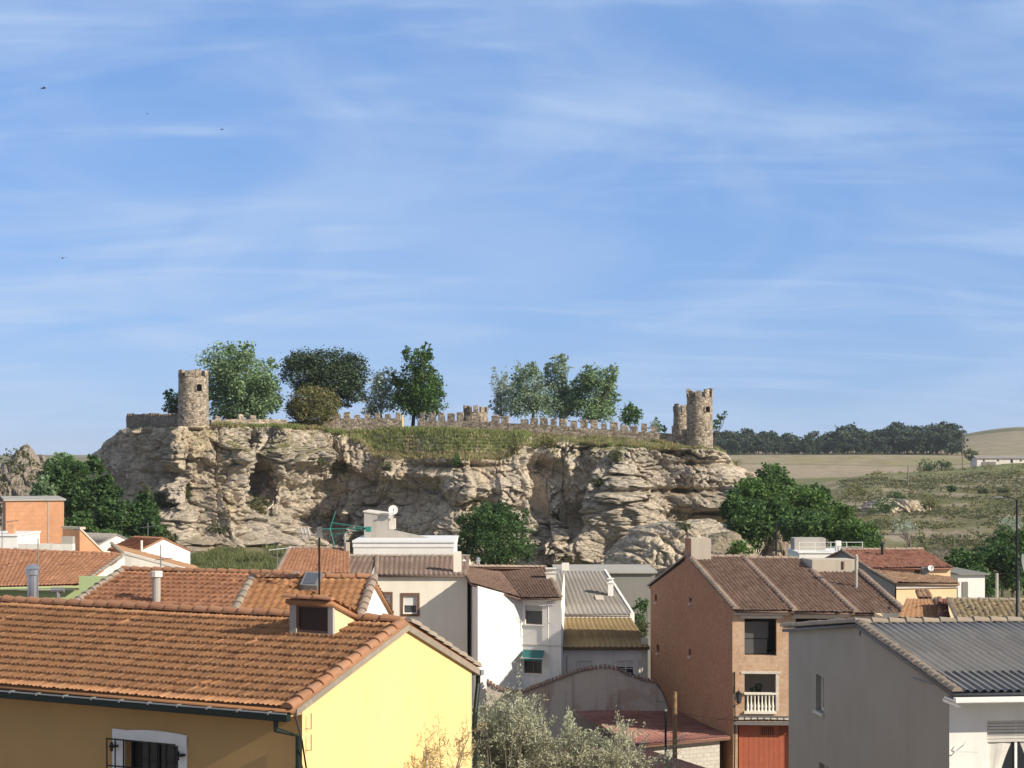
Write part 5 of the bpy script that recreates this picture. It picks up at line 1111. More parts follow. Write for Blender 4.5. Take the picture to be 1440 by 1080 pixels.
# ------------------------------------------------------------------ 6-11 houses under the thicket
def box_house(name, label, px0, px1, py0, py1, Yq, dep, mat, ang=0., zb=0., cat='house', hole=None):
    f = Face(P(px0, 0, Yq), (math.cos(ang), math.sin(ang))); L = f.a(px1); r = thing(name, label, cat, (*f.pt(L/2, 0)[:2], zb)); m = MB(); zt_ = Zp(py0, Yq)
    wallf(m, f, 0, L, zb, zt_); f2 = Face(f.pt(L, 0), -f.n); wallf(m, f2, 0, dep, zb, zt_); f3 = Face(f2.pt(dep, 0), -f.u); wallf(m, f3, 0, L, zb, zt_); f4 = Face(f3.pt(L, 0), f.n); wallf(m, f4, 0, dep, zb, zt_)
    m.poly([f.pt(0, zt_), f2.pt(0, zt_), f3.pt(0, zt_), f4.pt(0, zt_)]); m.build('wall', M[mat], r); return r, f, L, zt_
r, f, L, z = box_house('block_house', 'unplastered orange hollow brick house under the rocky outcrop', 8, 90, 704.5, 800, 88, 7, 'brick_block', R(18))
m = MB(); fbox(m, f, -.1, L+.1, z+.002, z+.09, -7.1, .1); m.build('coping', M['conc'], r)
m = MB(); fbox(m, f, L*.72, L*.72+.05, z-2.2, z-.02, 0, .02); m.build('mortar_strip', M['conc'], r)
r, f, L, z = box_house('plastered_house', 'white plastered flat house top right beneath the orange brick block', -40, 24, 754, 800, 83, 4, 'white', 0)
m = MB(); fbox(m, f, -.05, L+.05, z+.002, z+.08, -4.05, .06); m.build('coping', M['whitepaint'], r); chimney(r, f.pt(f.a(8), 0, -1), .3, .3, z, z+.5, 'brick_block', cap=False)
r, f, L, z = box_house('low_wall', 'stained grey cement parapet below the orange brick block', 25, 102, 765, 800, 82.3, .5, 'white_old', 0, cat='wall')
m = MB(); fbox(m, f, L-.55, L, z+.002, z+.35, -.45, -.02); m.build('pier', M['cement'], r)
f = Face(P(112, 0, 85), (math.cos(R(38)), math.sin(R(38)))); r = thing('brick_shed', 'half gabled orange brick shed next to a brown brick side wall', 'shed', (*f.pt(1, 0)[:2], 0)); m = MB(); a1 = f.a(146)
wallf(m, f, 0, a1, 0, f.z(a1, 779), top=[(a1, f.z(a1, 779)+.01), (0, Zp(745, 85))]); fl = Face(P(88, 0, 86.5), f.P-P(88, 0, 86.5)[:2]); wallf(m, fl, 0, np.linalg.norm(f.P-fl.P), 0, Zp(745.5, 85)); m.build('wall', M['brick_block'], r)
m = MB(); p0 = f.pt(0, Zp(744.5, 85), .05); p1 = f.pt(a1, f.z(a1, 778), .05); m.box(p0, p1-p0, A3(0, 0, .12), -f.N*.3); q0 = fl.pt(-.05, Zp(745, 85)-.01, .05); m.box(q0, p0-q0, A3(0, 0, .12), -fl.N*.3); m.build('coping', M['beige'], r)
rb = P(173, 780, 76.1); R2 = P(156, 764.5, 83.5); E1 = rb+1.45*(P(262, 804.5, 76)-rb); E2 = R2+(E1-rb)
r = thing('plastered_house', 'house with a stained white parapet and a flat tan tiled roof falling away from it', 'house', (*rb[:2], 0)); roof(r, E1, E2, R2, rb, 'small', 'tile_tan'); caps(r, rb+A3(0, 0, .02), R2+A3(0, 0, .02), .08, .4, 'cap_grey')
f = Face(P(160, 0, 75.8), (1, 0)); m = MB(); a0, a1 = f.a(165), f.a(262); wallf(m, f, a0, a1, 0, Zp(806, 75.8), top=[(a1, Zp(802.5, 75.8)), (f.a(245), Zp(798.5, 75.8)), (f.a(176), Zp(779, 75.8)), (a0, Zp(779, 75.8))]); wallf(m, Face(f.pt(a1, 0, -.25), (-1, 0)), 0, a1-a0, 0, Zp(806, 75.8)); m.build('wall', M['white_old'], r)
m = MB(); q0, q1 = f.pt(f.a(174), Zp(779, 75.8), .03), f.pt(f.a(262), Zp(802.5, 75.8), .03); m.box(q0, q1-q0, A3(0, 0, .1), A3(0, .3, 0)); m.build('coping', M['stonetrim'], r)
th = R(40); f11 = A3(math.cos(th), -math.sin(th), 0); g11 = A3(math.sin(th), math.cos(th), 0); rr_ = P(230, 756, 96); k11 = rr_[:2]-g11[:2]*1.7-f11[:2]*2.6
h = House('gabled_hut', 'little white hut with a brown tiled roof just under the cliff foot', k11, f11, 2.6, g11, 3.6, 1.7, 1, 11.75, rr_[2], 11.6); h.walls('white'); h.roofs('small', 'tile_small', of=.2, og=.03, ob=.1); flue(h.root, P(199, 0, 94)[:2], .07, 11.3, Zp(760, 94), 'white_old', cowl=False)
th = R(35); f9 = A3(math.cos(th), -math.sin(th), 0); g9 = A3(math.sin(th), math.cos(th), 0); rr_ = P(164, 751, 112); k9 = rr_[:2]-g9[:2]*2.2-f9[:2]*3.2
h = House('sheet_roof_hut', 'white hut with a grey sheet roof below the dark thicket', k9, f9, 3.2, g9, 4.4, 2.2, 1, 11.0, rr_[2], 11.0); h.walls('white_old'); h.roofs('corr', 'fibre_warm', of=.2, og=.05, ob=.1)
# ------------------------------------------------------------------ 12-14 the middle houses
A, B, C, D = P(388, 806, 96), P(492, 806, 96), P(491, 772, 101), P(407, 771, 101)
r = thing('tiled_house', 'house with a plain orange tiled roof close to the green bank', 'house', (*((A+B)/2)[:2], 0)); roof(r, A, B, C, D, 'small', 'tile_small'); caps(r, D+A3(0, 0, .02), C+A3(0, 0, .02), .12, .42, 'cap_brown'); caps(r, A+A3(0, 0, .03), D+A3(0, 0, .03), .11, .38, 'cap_grey', 'verge_tiles')
m = MB(); wallf(m, Face(A[:2]+A3(.1, .4, 0)[:2], (1, 0)), 0, B[0]-A[0]-.3, 0, A[2]-.1); f = Face(B[:2]+A3(-.2, .4, 0)[:2], (C-B)[:2]); wallf(m, f, 0, 5, 0, B[2]-.1, top=[(5, C[2]-.1)]); m.build('wall', M['white_old'], r)
m = MB(); c = P(489, 772, 100.5); m.cbox(c-A3(0, 0, .5), .22, .22, .9); m.build('chimney', M['beige'], r); flue(r, P(485, 0, 100.5)[:2], .06, 11, Zp(758, 100.5), 'zinc')
# 13 cream house
Yc = 97.0; f = Face(P(423, 0, Yc), (1, 0)); aR = f.a(657); r = thing('cream_house', 'cream coloured house with two brown framed windows and a ribbed brown roof', 'house', (*f.pt(aR/2, 0)[:2], 0))
ze = Zp(809, Yc); zr = Zp(783, 102.5); s0 = f.a(521)
h1 = f.rect(527, 836, 548.5, 861); h2 = f.rect(567, 837.5, 586.5, 863); m = MB(); wallf(m, f, 0, aR, 0, ze-.03, [h1, h2], .2)
fr = Face(f.pt(aR, 0), (0, 1)); wallf(m, fr, 0, 10, 0, ze-.03, top=[(10, ze-.03), (5.6, zr-.1)]); wallf(m, Face(f.pt(0, 0, -10), (0, -1)), 0, 10, 0, ze-.03, top=[(10, ze-.03), (4.4, zr-.1)]); m.build('wall', M['cream'], r)
for hh in (h1, h2): window(r, f, hh, d=.18, frame='whitepaint', pane='glass_grey', fw=.05, mull=0, surround='brownframe', sw=.15, shutter=.55, smat='whitepaint', sill='brownframe')
for a0, a1, kd, mt, fp in ((0, s0, 'ribs', 'tile_grey', 0), (s0, aR-.0, 'ribs', 'tile_grey', .0)):
    g = a1-.02; roof(r, f.pt(a0+.02+(.4 if a0 else 0), ze+.02, .25-.0), f.pt(g, ze+.02, .25), f.pt(g, zr, -5.6), f.pt(a0+.02, zr, -5.6), kd, mt); roof(r, f.pt(g, ze, -10.2), f.pt(a0+.02, ze, -10.2), f.pt(a0+.02, zr, -5.6), f.pt(g, zr, -5.6), kd, mt)
caps(r, f.pt(s0+.35, ze+.06, .2), f.pt(s0-.05, zr+.05, -5.5), .13, .4, 'cap_brown', 'verge_tiles'); caps(r, f.pt(.1, ze+.06, .2), f.pt(.0, zr+.05, -5.5), .11, .4, 'cap_grey', 'verge_tiles'); caps(r, f.pt(0, zr+.03, -5.6), f.pt(aR, zr+.03, -5.6), .12, .45, 'cap_grey')
chimney(r, f.pt(f.a(642.5), 0, -.9), .44, .5, ze-.2, Zp(777, Yc), 'cream', cap=False)
m = MB(); fbox(m, f, s0+.3, aR, ze-.12, ze+.0, .0, .06); m.build('eave_board', M['stonetrim'], r)
# 14 white flat-roofed house with a raw block on top
r, f, L, z = box_house('flat_roof_house', 'white flat roofed house with a cornice behind the ribbed brown roof', 497, 638, 763, 810, 108, 7, 'white', 0)
m = MB(); fbox(m, f, -.08, L+.08, z+.002, z+.12, -7.1, .12); fbox(m, f, -.04, L+.04, z-.3, z-.002, -7.06, .05); m.build('cornice', M['whitepaint'], r)
m = MB(); f2 = Face(P(512, 0, 112), (math.cos(R(-3)), math.sin(R(-3)))); w2 = f2.a(546); zz = z+.125; wallf(m, f2, 0, w2, zz, f2.z(0, 722), top=[(w2, f2.z(w2, 725)), (0, f2.z(0, 720))]); 
wallf(m, Face(f2.pt(w2, 0), -f2.n), 0, 3, zz, f2.z(w2, 725)); wallf(m, Face(f2.pt(0, 0, -3), f2.n), 0, 3, zz, f2.z(0, 720)); m.poly([f2.pt(0, f2.z(0, 720)), f2.pt(w2, f2.z(w2, 725)), f2.pt(w2, f2.z(w2, 725), -3), f2.pt(0, f2.z(0, 720), -3)])
a4 = f2.a(602); wallf(m, f2, w2, a4, zz, f2.z(w2, 757), top=[(a4, f2.z(a4, 756)), (w2, f2.z(w2, 744))]); m.poly([f2.pt(w2, f2.z(w2, 744)), f2.pt(a4, f2.z(a4, 756)), f2.pt(a4, f2.z(a4, 756), -.3), f2.pt(w2, f2.z(w2, 744), -.3)]); m.build('stair_tower', M['cement'], r)
m = MB(); fbox(m, f2, w2+.02, f2.a(556), f2.z(w2, 744), f2.z(w2, 729), -.28, .02); p0, p1 = f2.pt(-.06, f2.z(0, 720), .06), f2.pt(w2+.06, f2.z(w2, 725), .06); m.box(p0, p1-p0, A3(0, 0, .08), -f2.N*3.1); m.build('coping', M['stonetrim'], r)
c = P(553, 717, 111.6); rd = thing('satellite_dish', 'round white satellite dish standing on the raw cement stair tower', 'satellite dish', c-A3(0, 0, .6)); dish(rd, c, .31, A3(.12, -1, .15), mast=.55)
# 15 tall white house
XY = lambda px, Y: np.array((X(px, Y), Y))
fA = Face(XY(672, 93.5), XY(735, 95.2)-XY(672, 93.5)); fB = Face(XY(735, 95.2), XY(789, 94.4)-XY(735, 95.2)); aA = fA.a(735); aB = fB.a(789)
r = thing('white_house', 'tall bright white house with a teal awning and a brown tiled roof', 'house', (*fA.pt(aA, 0)[:2], 0)); m = MB()
zA0, zA1, zB1 = Zp(824, 93.5), Zp(841, 95.2), Zp(841, 94.4)
w1 = fB.rect(738.5, 851, 762.5, 878); w2 = fB.rect(736.5, 924, 762, 947); w3 = fB.rect(0+779, 0+990, 786, 1000)
wallf(m, fA, 0, aA, 0, zA1-.02, top=[(0, zA0)]); wallf(m, fB, 0, aB, 0, zB1-.02, [w1, w2], .2)
fL = Face(XY(656, 100.5), XY(672, 93.5)-XY(656, 100.5)); lL = np.linalg.norm(XY(672, 93.5)-XY(656, 100.5)); wallf(m, fL, 0, lL, 0, zA0-.1, top=[(lL, zA0), (0, Zp(819, 100.5))])
fR = Face(XY(789, 94.4), (.05, 1)); wallf(m, fR, 0, 11, 0, zB1-.02, top=[(11, zB1-.02), (9, Zp(799, 104)-.1)]); m.build('wall', M['white'], r)
window(r, fB, w1, d=.16, frame='brownframe', pane='glass_grey', fw=.06, shutter=.3, sill='whitepaint'); w_ = window(r, fB, w2, d=.16, frame='brownframe', pane='glass', fw=.06, mull=1, sill='whitepaint')
m = MB(); a0, a1, z0, z1 = fB.rect(736.5, 914, 766, 925); p = [fB.pt(a0, z1, .04), fB.pt(a1, z1, .04), fB.pt(a1+.12, z0+.08, .72), fB.pt(a0+.1, z0+.08, .72)]; m.poly(p); m.poly([q-A3(0, 0, .02) for q in p[::-1]]); v = [p[3], p[2], p[2]-A3(0, 0, .16), p[3]-A3(0, 0, .16)]; m.poly(v); m.poly([q+A3(0, .01, 0) for q in v[::-1]])
aw = m.build('awning', M['teal'], r); m = MB(); 
for q, b in ((p[3], fB.pt(a0, z0-.5, .02)), (p[2], fB.pt(a1, z0-.5, .02))): m.tube([q-A3(0, 0, .03), b], .015, 5)
m.tube([p[3]-A3(0, 0, .03), p[2]-A3(0, 0, .03)], .02, 5); m.build('awning_arm', M['whitepaint'], aw)
n_ = .25
Aq, Bq, Cq, Dq = P(733, 841.5, 94.6), P(790, 841, 93.9), P(767, 798, 104), P(700, 797.5, 104); roof(r, Aq, Bq, Cq, Dq, 'fine', 'tile_brown')
roof(r, P(662, 821, 94.2), P(732.3, 841.5, 94.6), P(699.6, 797.5, 104), P(648, 797, 100), 'fine', 'tile_brown'); caps(r, Bq+A3(-.05, .1, .03), Cq+A3(-.05, 0, .03), .12, .38, 'cap_brown', 'verge_tiles'); caps(r, P(648, 797, 100)+A3(0, 0, .03), Cq+A3(0, 0, .03), .12, .42, 'cap_brown')
roof(r, Cq+A3(0, 8, -2), P(648, 797, 100)+A3(0, 8, -2), P(648, 797, 100), Cq, 'fine', 'tile_brown')
chimney(r, XY(774.5, 100), .55, .6, 6, Zp(806, 100), 'white_old'); flue(r, XY(672.5, 103.5), .1, 9.5, Zp(790, 103.5), 'zinc'); flue(r, XY(652, 101), .1, 9, Zp(793, 101), 'white_old')
m = MB(); z = zB1-.07; m.tube([fB.pt(-.1, z, .12), fB.pt(aB+.1, z, .12)], .05, 8); m.build('gutter', M['whitepaint'], r)
pipe(r, [fB.pt(aB-.72, z, .1), fB.pt(aB-.72, 5.2, .08), fB.pt(aB-.6, 5.0, .08), fB.pt(aB-.6, 0, .08)], .03, 'white', n=6)
m = MB(); fbox(m, fB, .02, aB, fB.z(1, 908), fB.z(1, 906.5), 0, .03); m.build('string_course', M['greytrim'], r)
t = thing('wall_aerial', 'small aerial fixed to the front of the tall white house', 'antenna', fB.pt(aB-.65, fB.z(1, 862), .05)); b = fB.pt(aB-.65, fB.z(1, 852), .4); m = MB(); m.tube([fB.pt(aB-.65, fB.z(1, 876), .02), fB.pt(aB-.65, fB.z(1, 874), .4), b+A3(0, 0, .4)], .018, 5); m.build('mast', M['grey_metal'], t); yagi(t, b+A3(0, 0, .1), A3(.9, -.4, .1), .9, 6, .4, 'dish'); yagi(t, b+A3(0, 0, .35), A3(.9, -.4, .1), .6, 4, .3, 'dish')
# 16 low house, 17 shed behind
h16 = thing('low_house', 'low white house with a grey corrugated roof above a mustard corrugated roof', 'house', (X(850, 101), 101, 0))
A, B, C, D = P(785, 864, 104), P(889, 864.5, 104), P(850, 803.5, 112.5), P(770, 803.5, 112.5); roof(h16, A, B, C, D, 'ribs', 'fibre_warm')
A2, B2, C2, D2 = P(787.5, 910.5, 98.6), P(914, 910.5, 98.6), P(887, 868, 104), P(783, 868, 104); roof(h16, A2, B2, C2, D2, 'ribs', 'mustard')
m = MB(); m.box(C2+A3(-.05, -.02, -.6), A3(.28, 0, 0), A3(0, .3, 0), A3(0, 0, .85)); a = P(783, 867, 103.9); m.box(a-A3(0, 0, .25), P(889, 867, 103.9)-a, A3(0, .1, 0), A3(0, 0, .22)); a, b = B+A3(-.03, .1, -.02), C+A3(-.03, .1, -.02); m.box(a, b-a, A3(.14, 0, 0), A3(0, 0, .16)); m.build('verge_band', M['white'], h16)
f = Face(XY(789, 99.0), (1, 0)); aw_ = f.a(911); wA = f.rect(810.5, 929, 833.5, 951); wB = f.rect(868, 929, 892, 952); m = MB(); wallf(m, f, 0, aw_, 0, A2[2]-.14, [wA, wB], .2); fr = Face(f.pt(aw_, 0), (C-B2)[:2]); wallf(m, fr, 0, 5.2, 0, B2[2]-.2, top=[(5.2, C2[2]-.2)]); fr2 = Face(fr.pt(5.2, 0), (C-B)[:2]); wallf(m, fr2, 0, 8, 0, B[2]-.3, top=[(8, C[2]-.3)]); wallf(m, Face(XY(785, 104.3), (1, 0)), 0, 4.4, A2[2]-1.2, A[2]-.1); m.build('wall', M['white'], h16)
window(h16, f, wA, d=.14, frame='whitepaint', pane='glass', shutter=.97, smat='whitepaint'); window(h16, f, wB, d=.14, frame='whitepaint', pane='glass', shutter=.4, smat='whitepaint', mull=1, bars=1)
m = MB()
for k in range(16):
    z = .4*k; fbox(m, f, aw_-(.36 if k % 2 else .55), aw_+.0, z+.012, z+.385, -.1, .035)
m.build('quoins', M['stonetrim'], h16)
m = MB(); m.tube([f.pt(0, A2[2]-.1, .22), f.pt(aw_+.1, A2[2]-.1, .22)], .06, 8); m.build('gutter', M['grey_metal'], h16); pipe(h16, [f.pt(f.a(861), A2[2]-.12, .2), f.pt(f.a(861), A2[2]-.4, .06), f.pt(f.a(861), 0, .06)], .035, 'white', n=6)
m = MB(); m.tube([f.pt(f.a(797), f.z(1, 952), .05), f.pt(f.a(797), f.z(1, 924), .05), f.pt(f.a(799), f.z(1, 922), .05)], .018, 5); m.build('vent_pipe', M['grey_metal'], h16)
chimney(h16, XY(858.5, 107.6), .34, .34, 7.4, Zp(820, 107.6), 'white'); m = MB(); a, n = on_plane(A, B, D, 838, 845); b, _ = on_plane(A, B, D, 850, 845); m.box(a+n*.055, b-a, nrm(D-A)*.8, n*.05); m.build('roof_hatch', M['beige'], h16)
r, f, L, z = box_house('cement_shed', 'long grey cement shed with a flat roof beneath the boulders', 783, 921, 806, 880, 117, 7, 'greywall', 0, cat='shed')
m = MB(); fbox(m, f, -.15, L+.15, z+.002, z+.14, -7.2, .25); m.build('roof_slab', M['conc'], r); m = MB(); m.cbox((X(795, 118), 118, z+.14), .5, .5, .5); m.build('vent', M['white_old'], r)
# 18 old wall with tile coping
pts = [(684, 959), (697, 967), (712, 972), (726, 976), (740, 973), (758, 966), (775, 959.5), (790, 953.5), (805, 948), (820, 944), (835, 941), (848, 939), (860, 940), (872, 944), (884, 950), (896, 955), (910, 958.5), (922, 961), (930, 972), (936, 986), (941, 999)]
Yo = 93.0; W_ = [P(a, b, Yo) for a, b in pts]; r = thing('old_wall', 'old stained courtyard wall with a wavy top edged by brown roof tiles', 'wall', (*W_[10][:2], 0)); m = MB()
for off in (0, .4):
    for a, b in zip(W_[:-1], W_[1:]):
        k = [(a[0], a[1]+off, 0), (b[0], b[1]+off, 0), (b[0], b[1]+off, b[2]), (a[0], a[1]+off, a[2])]; m.poly(k if off == 0 else k[::-1], [(0, 0)]*4)
for a, b in zip(W_[:-1], W_[1:]): m.poly([a, b, b+A3(0, .4, 0), a+A3(0, .4, 0)])
m.build('wall', M['oldwall'], r)
m = MB(); k = 0
for a, b in zip(W_[:-1], W_[1:]):
    L = np.linalg.norm(b-a); n = max(1, int(L/.17)); d = (b-a)/L
    for i in range(n):
        p = a+d*(L*(i+.5)/n)+A3(0, -.1+rnd.uniform(-.03, .03), .0+rnd.uniform(-.03, .03)); e = p+A3(0, .6, rnd.uniform(.06, .12)); s = nrm(A3(d[0], 0, d[2])); up = A3(-s[2], 0, s[0])
        th_ = np.linspace(0, math.pi, 6); c0 = [p+s*math.cos(t)*.095+up*math.sin(t)*.07 for t in th_]; c1 = [e+s*math.cos(t)*.085+up*math.sin(t)*.06 for t in th_]; k += 1
        for j in range(5): m.poly([c0[j+1], c0[j], c1[j], c1[j+1]], [(k+.5, .5)]*4)
        m.poly(c0, [(k+.5, .5)]*6)
m.build('coping', M['tile_brown'], r)
m = MB(); fo = Face(XY(684, Yo-.0), (1, 0)); a = fo.a(767.5); fbox(m, fo, a, a+.12, 0, fo.z(a, 966), 0, .08); m.build('wall_pier', M['oldwall'], r)
# 19 red sheet roofs and the block wall
r = thing('sheet_roof_shed', 'yard shed with a dull red ribbed sheet roof and pale block walls', 'shed', (X(920, 84), 84, 0)); A, B, C, D = P(893, 1047.5, 81.6), P(1027, 1035.5, 83.8), P(940, 994.5, 94.8), P(810, 1000, 92.6); roof(r, A, B, C, D, 'flatribs', 'sheet_red', thick=.08)
f = Face(XY(898, 82.2), XY(1012, 84.0)-XY(898, 82.2)); m = MB(); L = f.a(1012); wallf(m, f, 0, L, 0, A[2]-.12, top=[(L, B[2]-.12)]); wallf(m, Face(f.pt(L, 0), -f.n), 0, 8, 0, B[2]-.12); m.build('wall', M['blockwall'], r)
m = MB(); m.box(A+A3(0, -.02, -.17), B-A, A3(0, .06, 0), A3(0, 0, .09)); m.build('eave_board', M['brownframe'], r)
r = thing('lean_to', 'smaller plain red sheet roof lower in the same yard, partly behind the silvery shrub', 'shed', (X(890, 78), 78, 0)); A, B, C, D = P(815, 1098, 74.2), P(1030, 1091, 75.0), P(900, 1051, 81.2), P(790, 1052, 81); roof(r, A, B, C, D, 'flatribs', 'sheet_red', thick=.08)
m = MB()
for a, b in ((A, B),): m.box(np.array((a[0]+.3, a[1]+.3, 0)), np.array((b[0]-a[0]-.6, b[1]-a[1], 0)), A3(0, .2, 0), A3(0, 0, a[2]-.12))
m.build('wall', M['blockwall'], r)
def pole(name, label, px, py0, py1, Yq, r0, r1, mat, zb=None, cat='pole'):
    a, b = P(px, py0, Yq), P(px, py1, Yq); zb = zb if zb is not None else float(gz(a[0], Yq)); m = MB(); m.tube([A3(a[0], Yq, zb-.2), A3(b[0], Yq, b[2])], [r0, r1], 10); return m.build(name, M[mat], org=(a[0], Yq, zb), label=label, cat=cat), b
_, wp = pole('wooden_pole', 'weathered wooden pole standing before the red sheet roof', 949, 1060, 973, 80.6, .125, .105, 'wood')
_, mp = pole('metal_pole', 'thin dark metal pole with a knob, next to the wooden pole', 936, 1052, 1000, 80.4, .06, .05, 'black')
m = MB(); m.tube([mp, mp+A3(0, 0, .08)], .055, 8); m.build('pole_knob', M['zinc'], _)
# 21 brick house of three units
ph = R(11); bg_ = A3(-math.sin(ph), math.cos(ph), 0); bf = A3(math.cos(R(-3)), math.sin(R(-3)), 0); bk = XY(1030, 84)
h = House('brick_house', 'three storey brick house with a red garage door and a balustraded balcony', bk, bf, 8.5, bg_, 14.9, 7.45, 0, 9.50, 11.55, 9.45)
f = h.front; U = [f.a(1030), f.a(1113), f.a(1198), f.a(1270)]; h.L = U[3]
o1 = f.rect(1047, 870, 1092, 922); o2 = f.rect(1119, 870, 1178, 922); ob = f.rect(1047, 948, 1091, 1000); gd = f.rect(1037.5, 1020, 1112, 1120); gd = (gd[0], gd[1], .05, gd[3]); o3 = f.rect(1128, 948, 1175, 1000)
gl = h.left; vh = [gl.rect(*q) for q in ((920.6, 836, 923.8, 845), (969.2, 838.5, 972.6, 846.5), (923.4, 906.5, 926.8, 917), (968.4, 912.5, 971.8, 921.5))]
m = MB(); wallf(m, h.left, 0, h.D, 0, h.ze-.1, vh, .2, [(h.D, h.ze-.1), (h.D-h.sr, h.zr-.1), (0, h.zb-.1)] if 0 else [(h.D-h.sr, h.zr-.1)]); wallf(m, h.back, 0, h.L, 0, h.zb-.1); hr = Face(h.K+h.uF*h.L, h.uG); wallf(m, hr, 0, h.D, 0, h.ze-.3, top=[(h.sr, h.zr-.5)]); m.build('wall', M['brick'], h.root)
for q in vh: m = MB(); fbox(m, gl, q[0]-.05, q[1]+.05, q[2]-.05, q[3]+.05, -.30, -.201); m.build('hole_dark_back', M['black'], h.root)  # black block behind each opening paints in the darkness of its depth
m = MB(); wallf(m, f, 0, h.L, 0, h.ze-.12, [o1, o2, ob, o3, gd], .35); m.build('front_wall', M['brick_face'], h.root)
m = MB()
for q in vh: c = (q[0]+q[1])/2; fbox(m, gl, c-.12, c+.12, q[2]-.16, q[2]-.09, -.01, .10)
m.build('putlog_ledge', M['stonetrim'], h.root)
def room(root, f, q, d0, depth, mat, name='window', half=None):
    """an unglazed opening: the bare room behind it"""
    a0, a1, z0, z1 = q; e = .5; m = MB(); p = lambda a, z, o: f.pt(a, z, -o)
    b = [(a0-e, z0-.02), (a1+e, z0-.02), (a1+e, z1+.25), (a0-e, z1+.25)]
    m.poly([p(*t, depth) for t in b])
    for i in range(4): s, t = b[i], b[(i+1) % 4]; m.poly([p(*s, d0), p(*t, d0), p(*t, depth), p(*s, depth)])
    return m.build(name, M[mat], root)
for q, mt in ((o1, 'inside'), (o2, 'inside')):
    w_ = room(h.root, f, q, .351, 2.6, mt); m = MB(); a0, a1, z0, z1 = q
    for a, b, c, d in ((a0+.02, a0+(a1-a0)*.74, z0+.03, z0+(z1-z0)*.42), (a0+.02, a0+(a1-a0)*.78, z0+(z1-z0)*.44, z1-.2)): m.poly([f.pt(a, c, -.5), f.pt(b, c, -.62), f.pt(b, d, -.62), f.pt(a, d, -.5)])
    m.build('plastic_sheet', M['plastic'], w_)
    m = MB(); fbox(m, f, a0-.2, a1+.3, z1+.02, z1+.16, -.02, .03); m.build('lintel', M['stonetrim'], w_)
for q in (ob, o3):
    w_ = room(h.root, f, q, .351, 1.9, 'inside_light', 'balcony'); a0, a1, z0, z1 = q; zt_ = z0+(z1-z0)*.5
    m = MB(); fbox(m, f, a0-.02, a1+.02, z0-.12, z0-.002, -.3, .12); m.build('balcony_slab', M['cream'], w_); m = MB(); fbox(m, f, a0-.02, a1+.02, zt_-.09, zt_, -.14, .10); n = 8
    m.build('balcony_rail', M['cream'], w_)
    for k in range(n):
        a = a0+.06+(a1-a0-.12)*(k+.5)/n; c = f.pt(a, z0, -.02); H = zt_-.09-z0; pr = [(0, .075), (.06, .075), (.1, .045), (.28, .072), (.45, .05), (.62, .036), (.85, .04), (.92, .07), (1, .07)]
        b = MB(); b.tube([c+A3(0, 0, H*t) for t, _ in pr], [w for _, w in pr], 10, False); b.build('baluster', M['cream'], w_, smooth=True)
    m = MB(); fbox(m, f, a0-.18, a1+.25, z1+.02, z1+.13, -.02, .03); fbox(m, f, a1, a1+.14, z0, z1, -.02, .028); m.build('surround', M['stonetrim'], w_)
m = MB(); c = f.pt(ob[0]+.72, ob[2], -.5); m.tube([c, c+A3(0, 0, .95)], .12, 7); m.tube([c+A3(0, 0, .9), c+A3(.02, 0, 1.2), c+A3(0, 0, 1.3)], [.1, .2, .08], 8); m.tube([c+A3(-.3, 0, .8), c+A3(-.25, 0, 1.05), c+A3(-.25, 0, 1.12)], [.1, .18, .05], 8)
m.build('potted_plant', M['darkgreen'], org=c, label='dark potted plant standing behind the balcony balustrade', cat='plant')
# garage door with two vents
a0, a1, z0, z1 = gd; m = MB(); n = 5
for k in range(n): b0, b1 = a0+.06+(a1-a0-.12)*k/n, a0+.06+(a1-a0-.12)*(k+1)/n; fbox(m, f, b0+.006, b1-.006, z0, z1-.02, -.2, -.15); fbox(m, f, (b0+b1)/2-.008, (b0+b1)/2+.008, z0, z1-.03, -.152, -.145)
g_ = m.build('garage_door', M['garage'], h.root)
for x0, x1 in ((1070, 1089), (1094, 1108)):
    v0, v1, q0, q1 = f.rect(x0, 1022.5, x1, 1034.5); m = MB(); fbox(m, f, v0, v1, q0, q1, -.148, -.14); vv = m.build('vent', M['black'], g_); m = MB()
    for k in range(7): c = v0+(v1-v0)*(k+.5)/7; fbox(m, f, c-.02, c+.02, q0, q1, -.139, -.12)
    m.build('vent_bar', M['garage'], vv)
m = MB(); fbox(m, f, .05, 3.4, f.z(1, 1017.5), f.z(1, 1015), .02, .45); fbox(m, f, .1, 3.4, f.z(1, 1008), f.z(1, 1006.5), .0, .08); m.build('garage_canopy', M['grey_metal'], h.root)
m = MB()
for k in range(10): fbox(m, f, .3+k*.32, .55+k*.32, f.z(1, 1012.5), f.z(1, 1008.5), 0, .05)
m.build('stone_course', M['stonetrim'], h.root)
m = MB(); m.tube([f.pt(.05, f.z(1, 1013), .1), f.pt(1.5, f.z(1, 1011.5), .14), f.pt(3.4, f.z(1, 1013), .1)], .035, 6); m.tube([f.pt(.1, f.z(1, 945), .04), f.pt(.12, f.z(1, 1015), .06), f.pt(.08, 0, .06)], .03, 6); m.build('cable', M['black'], h.root)
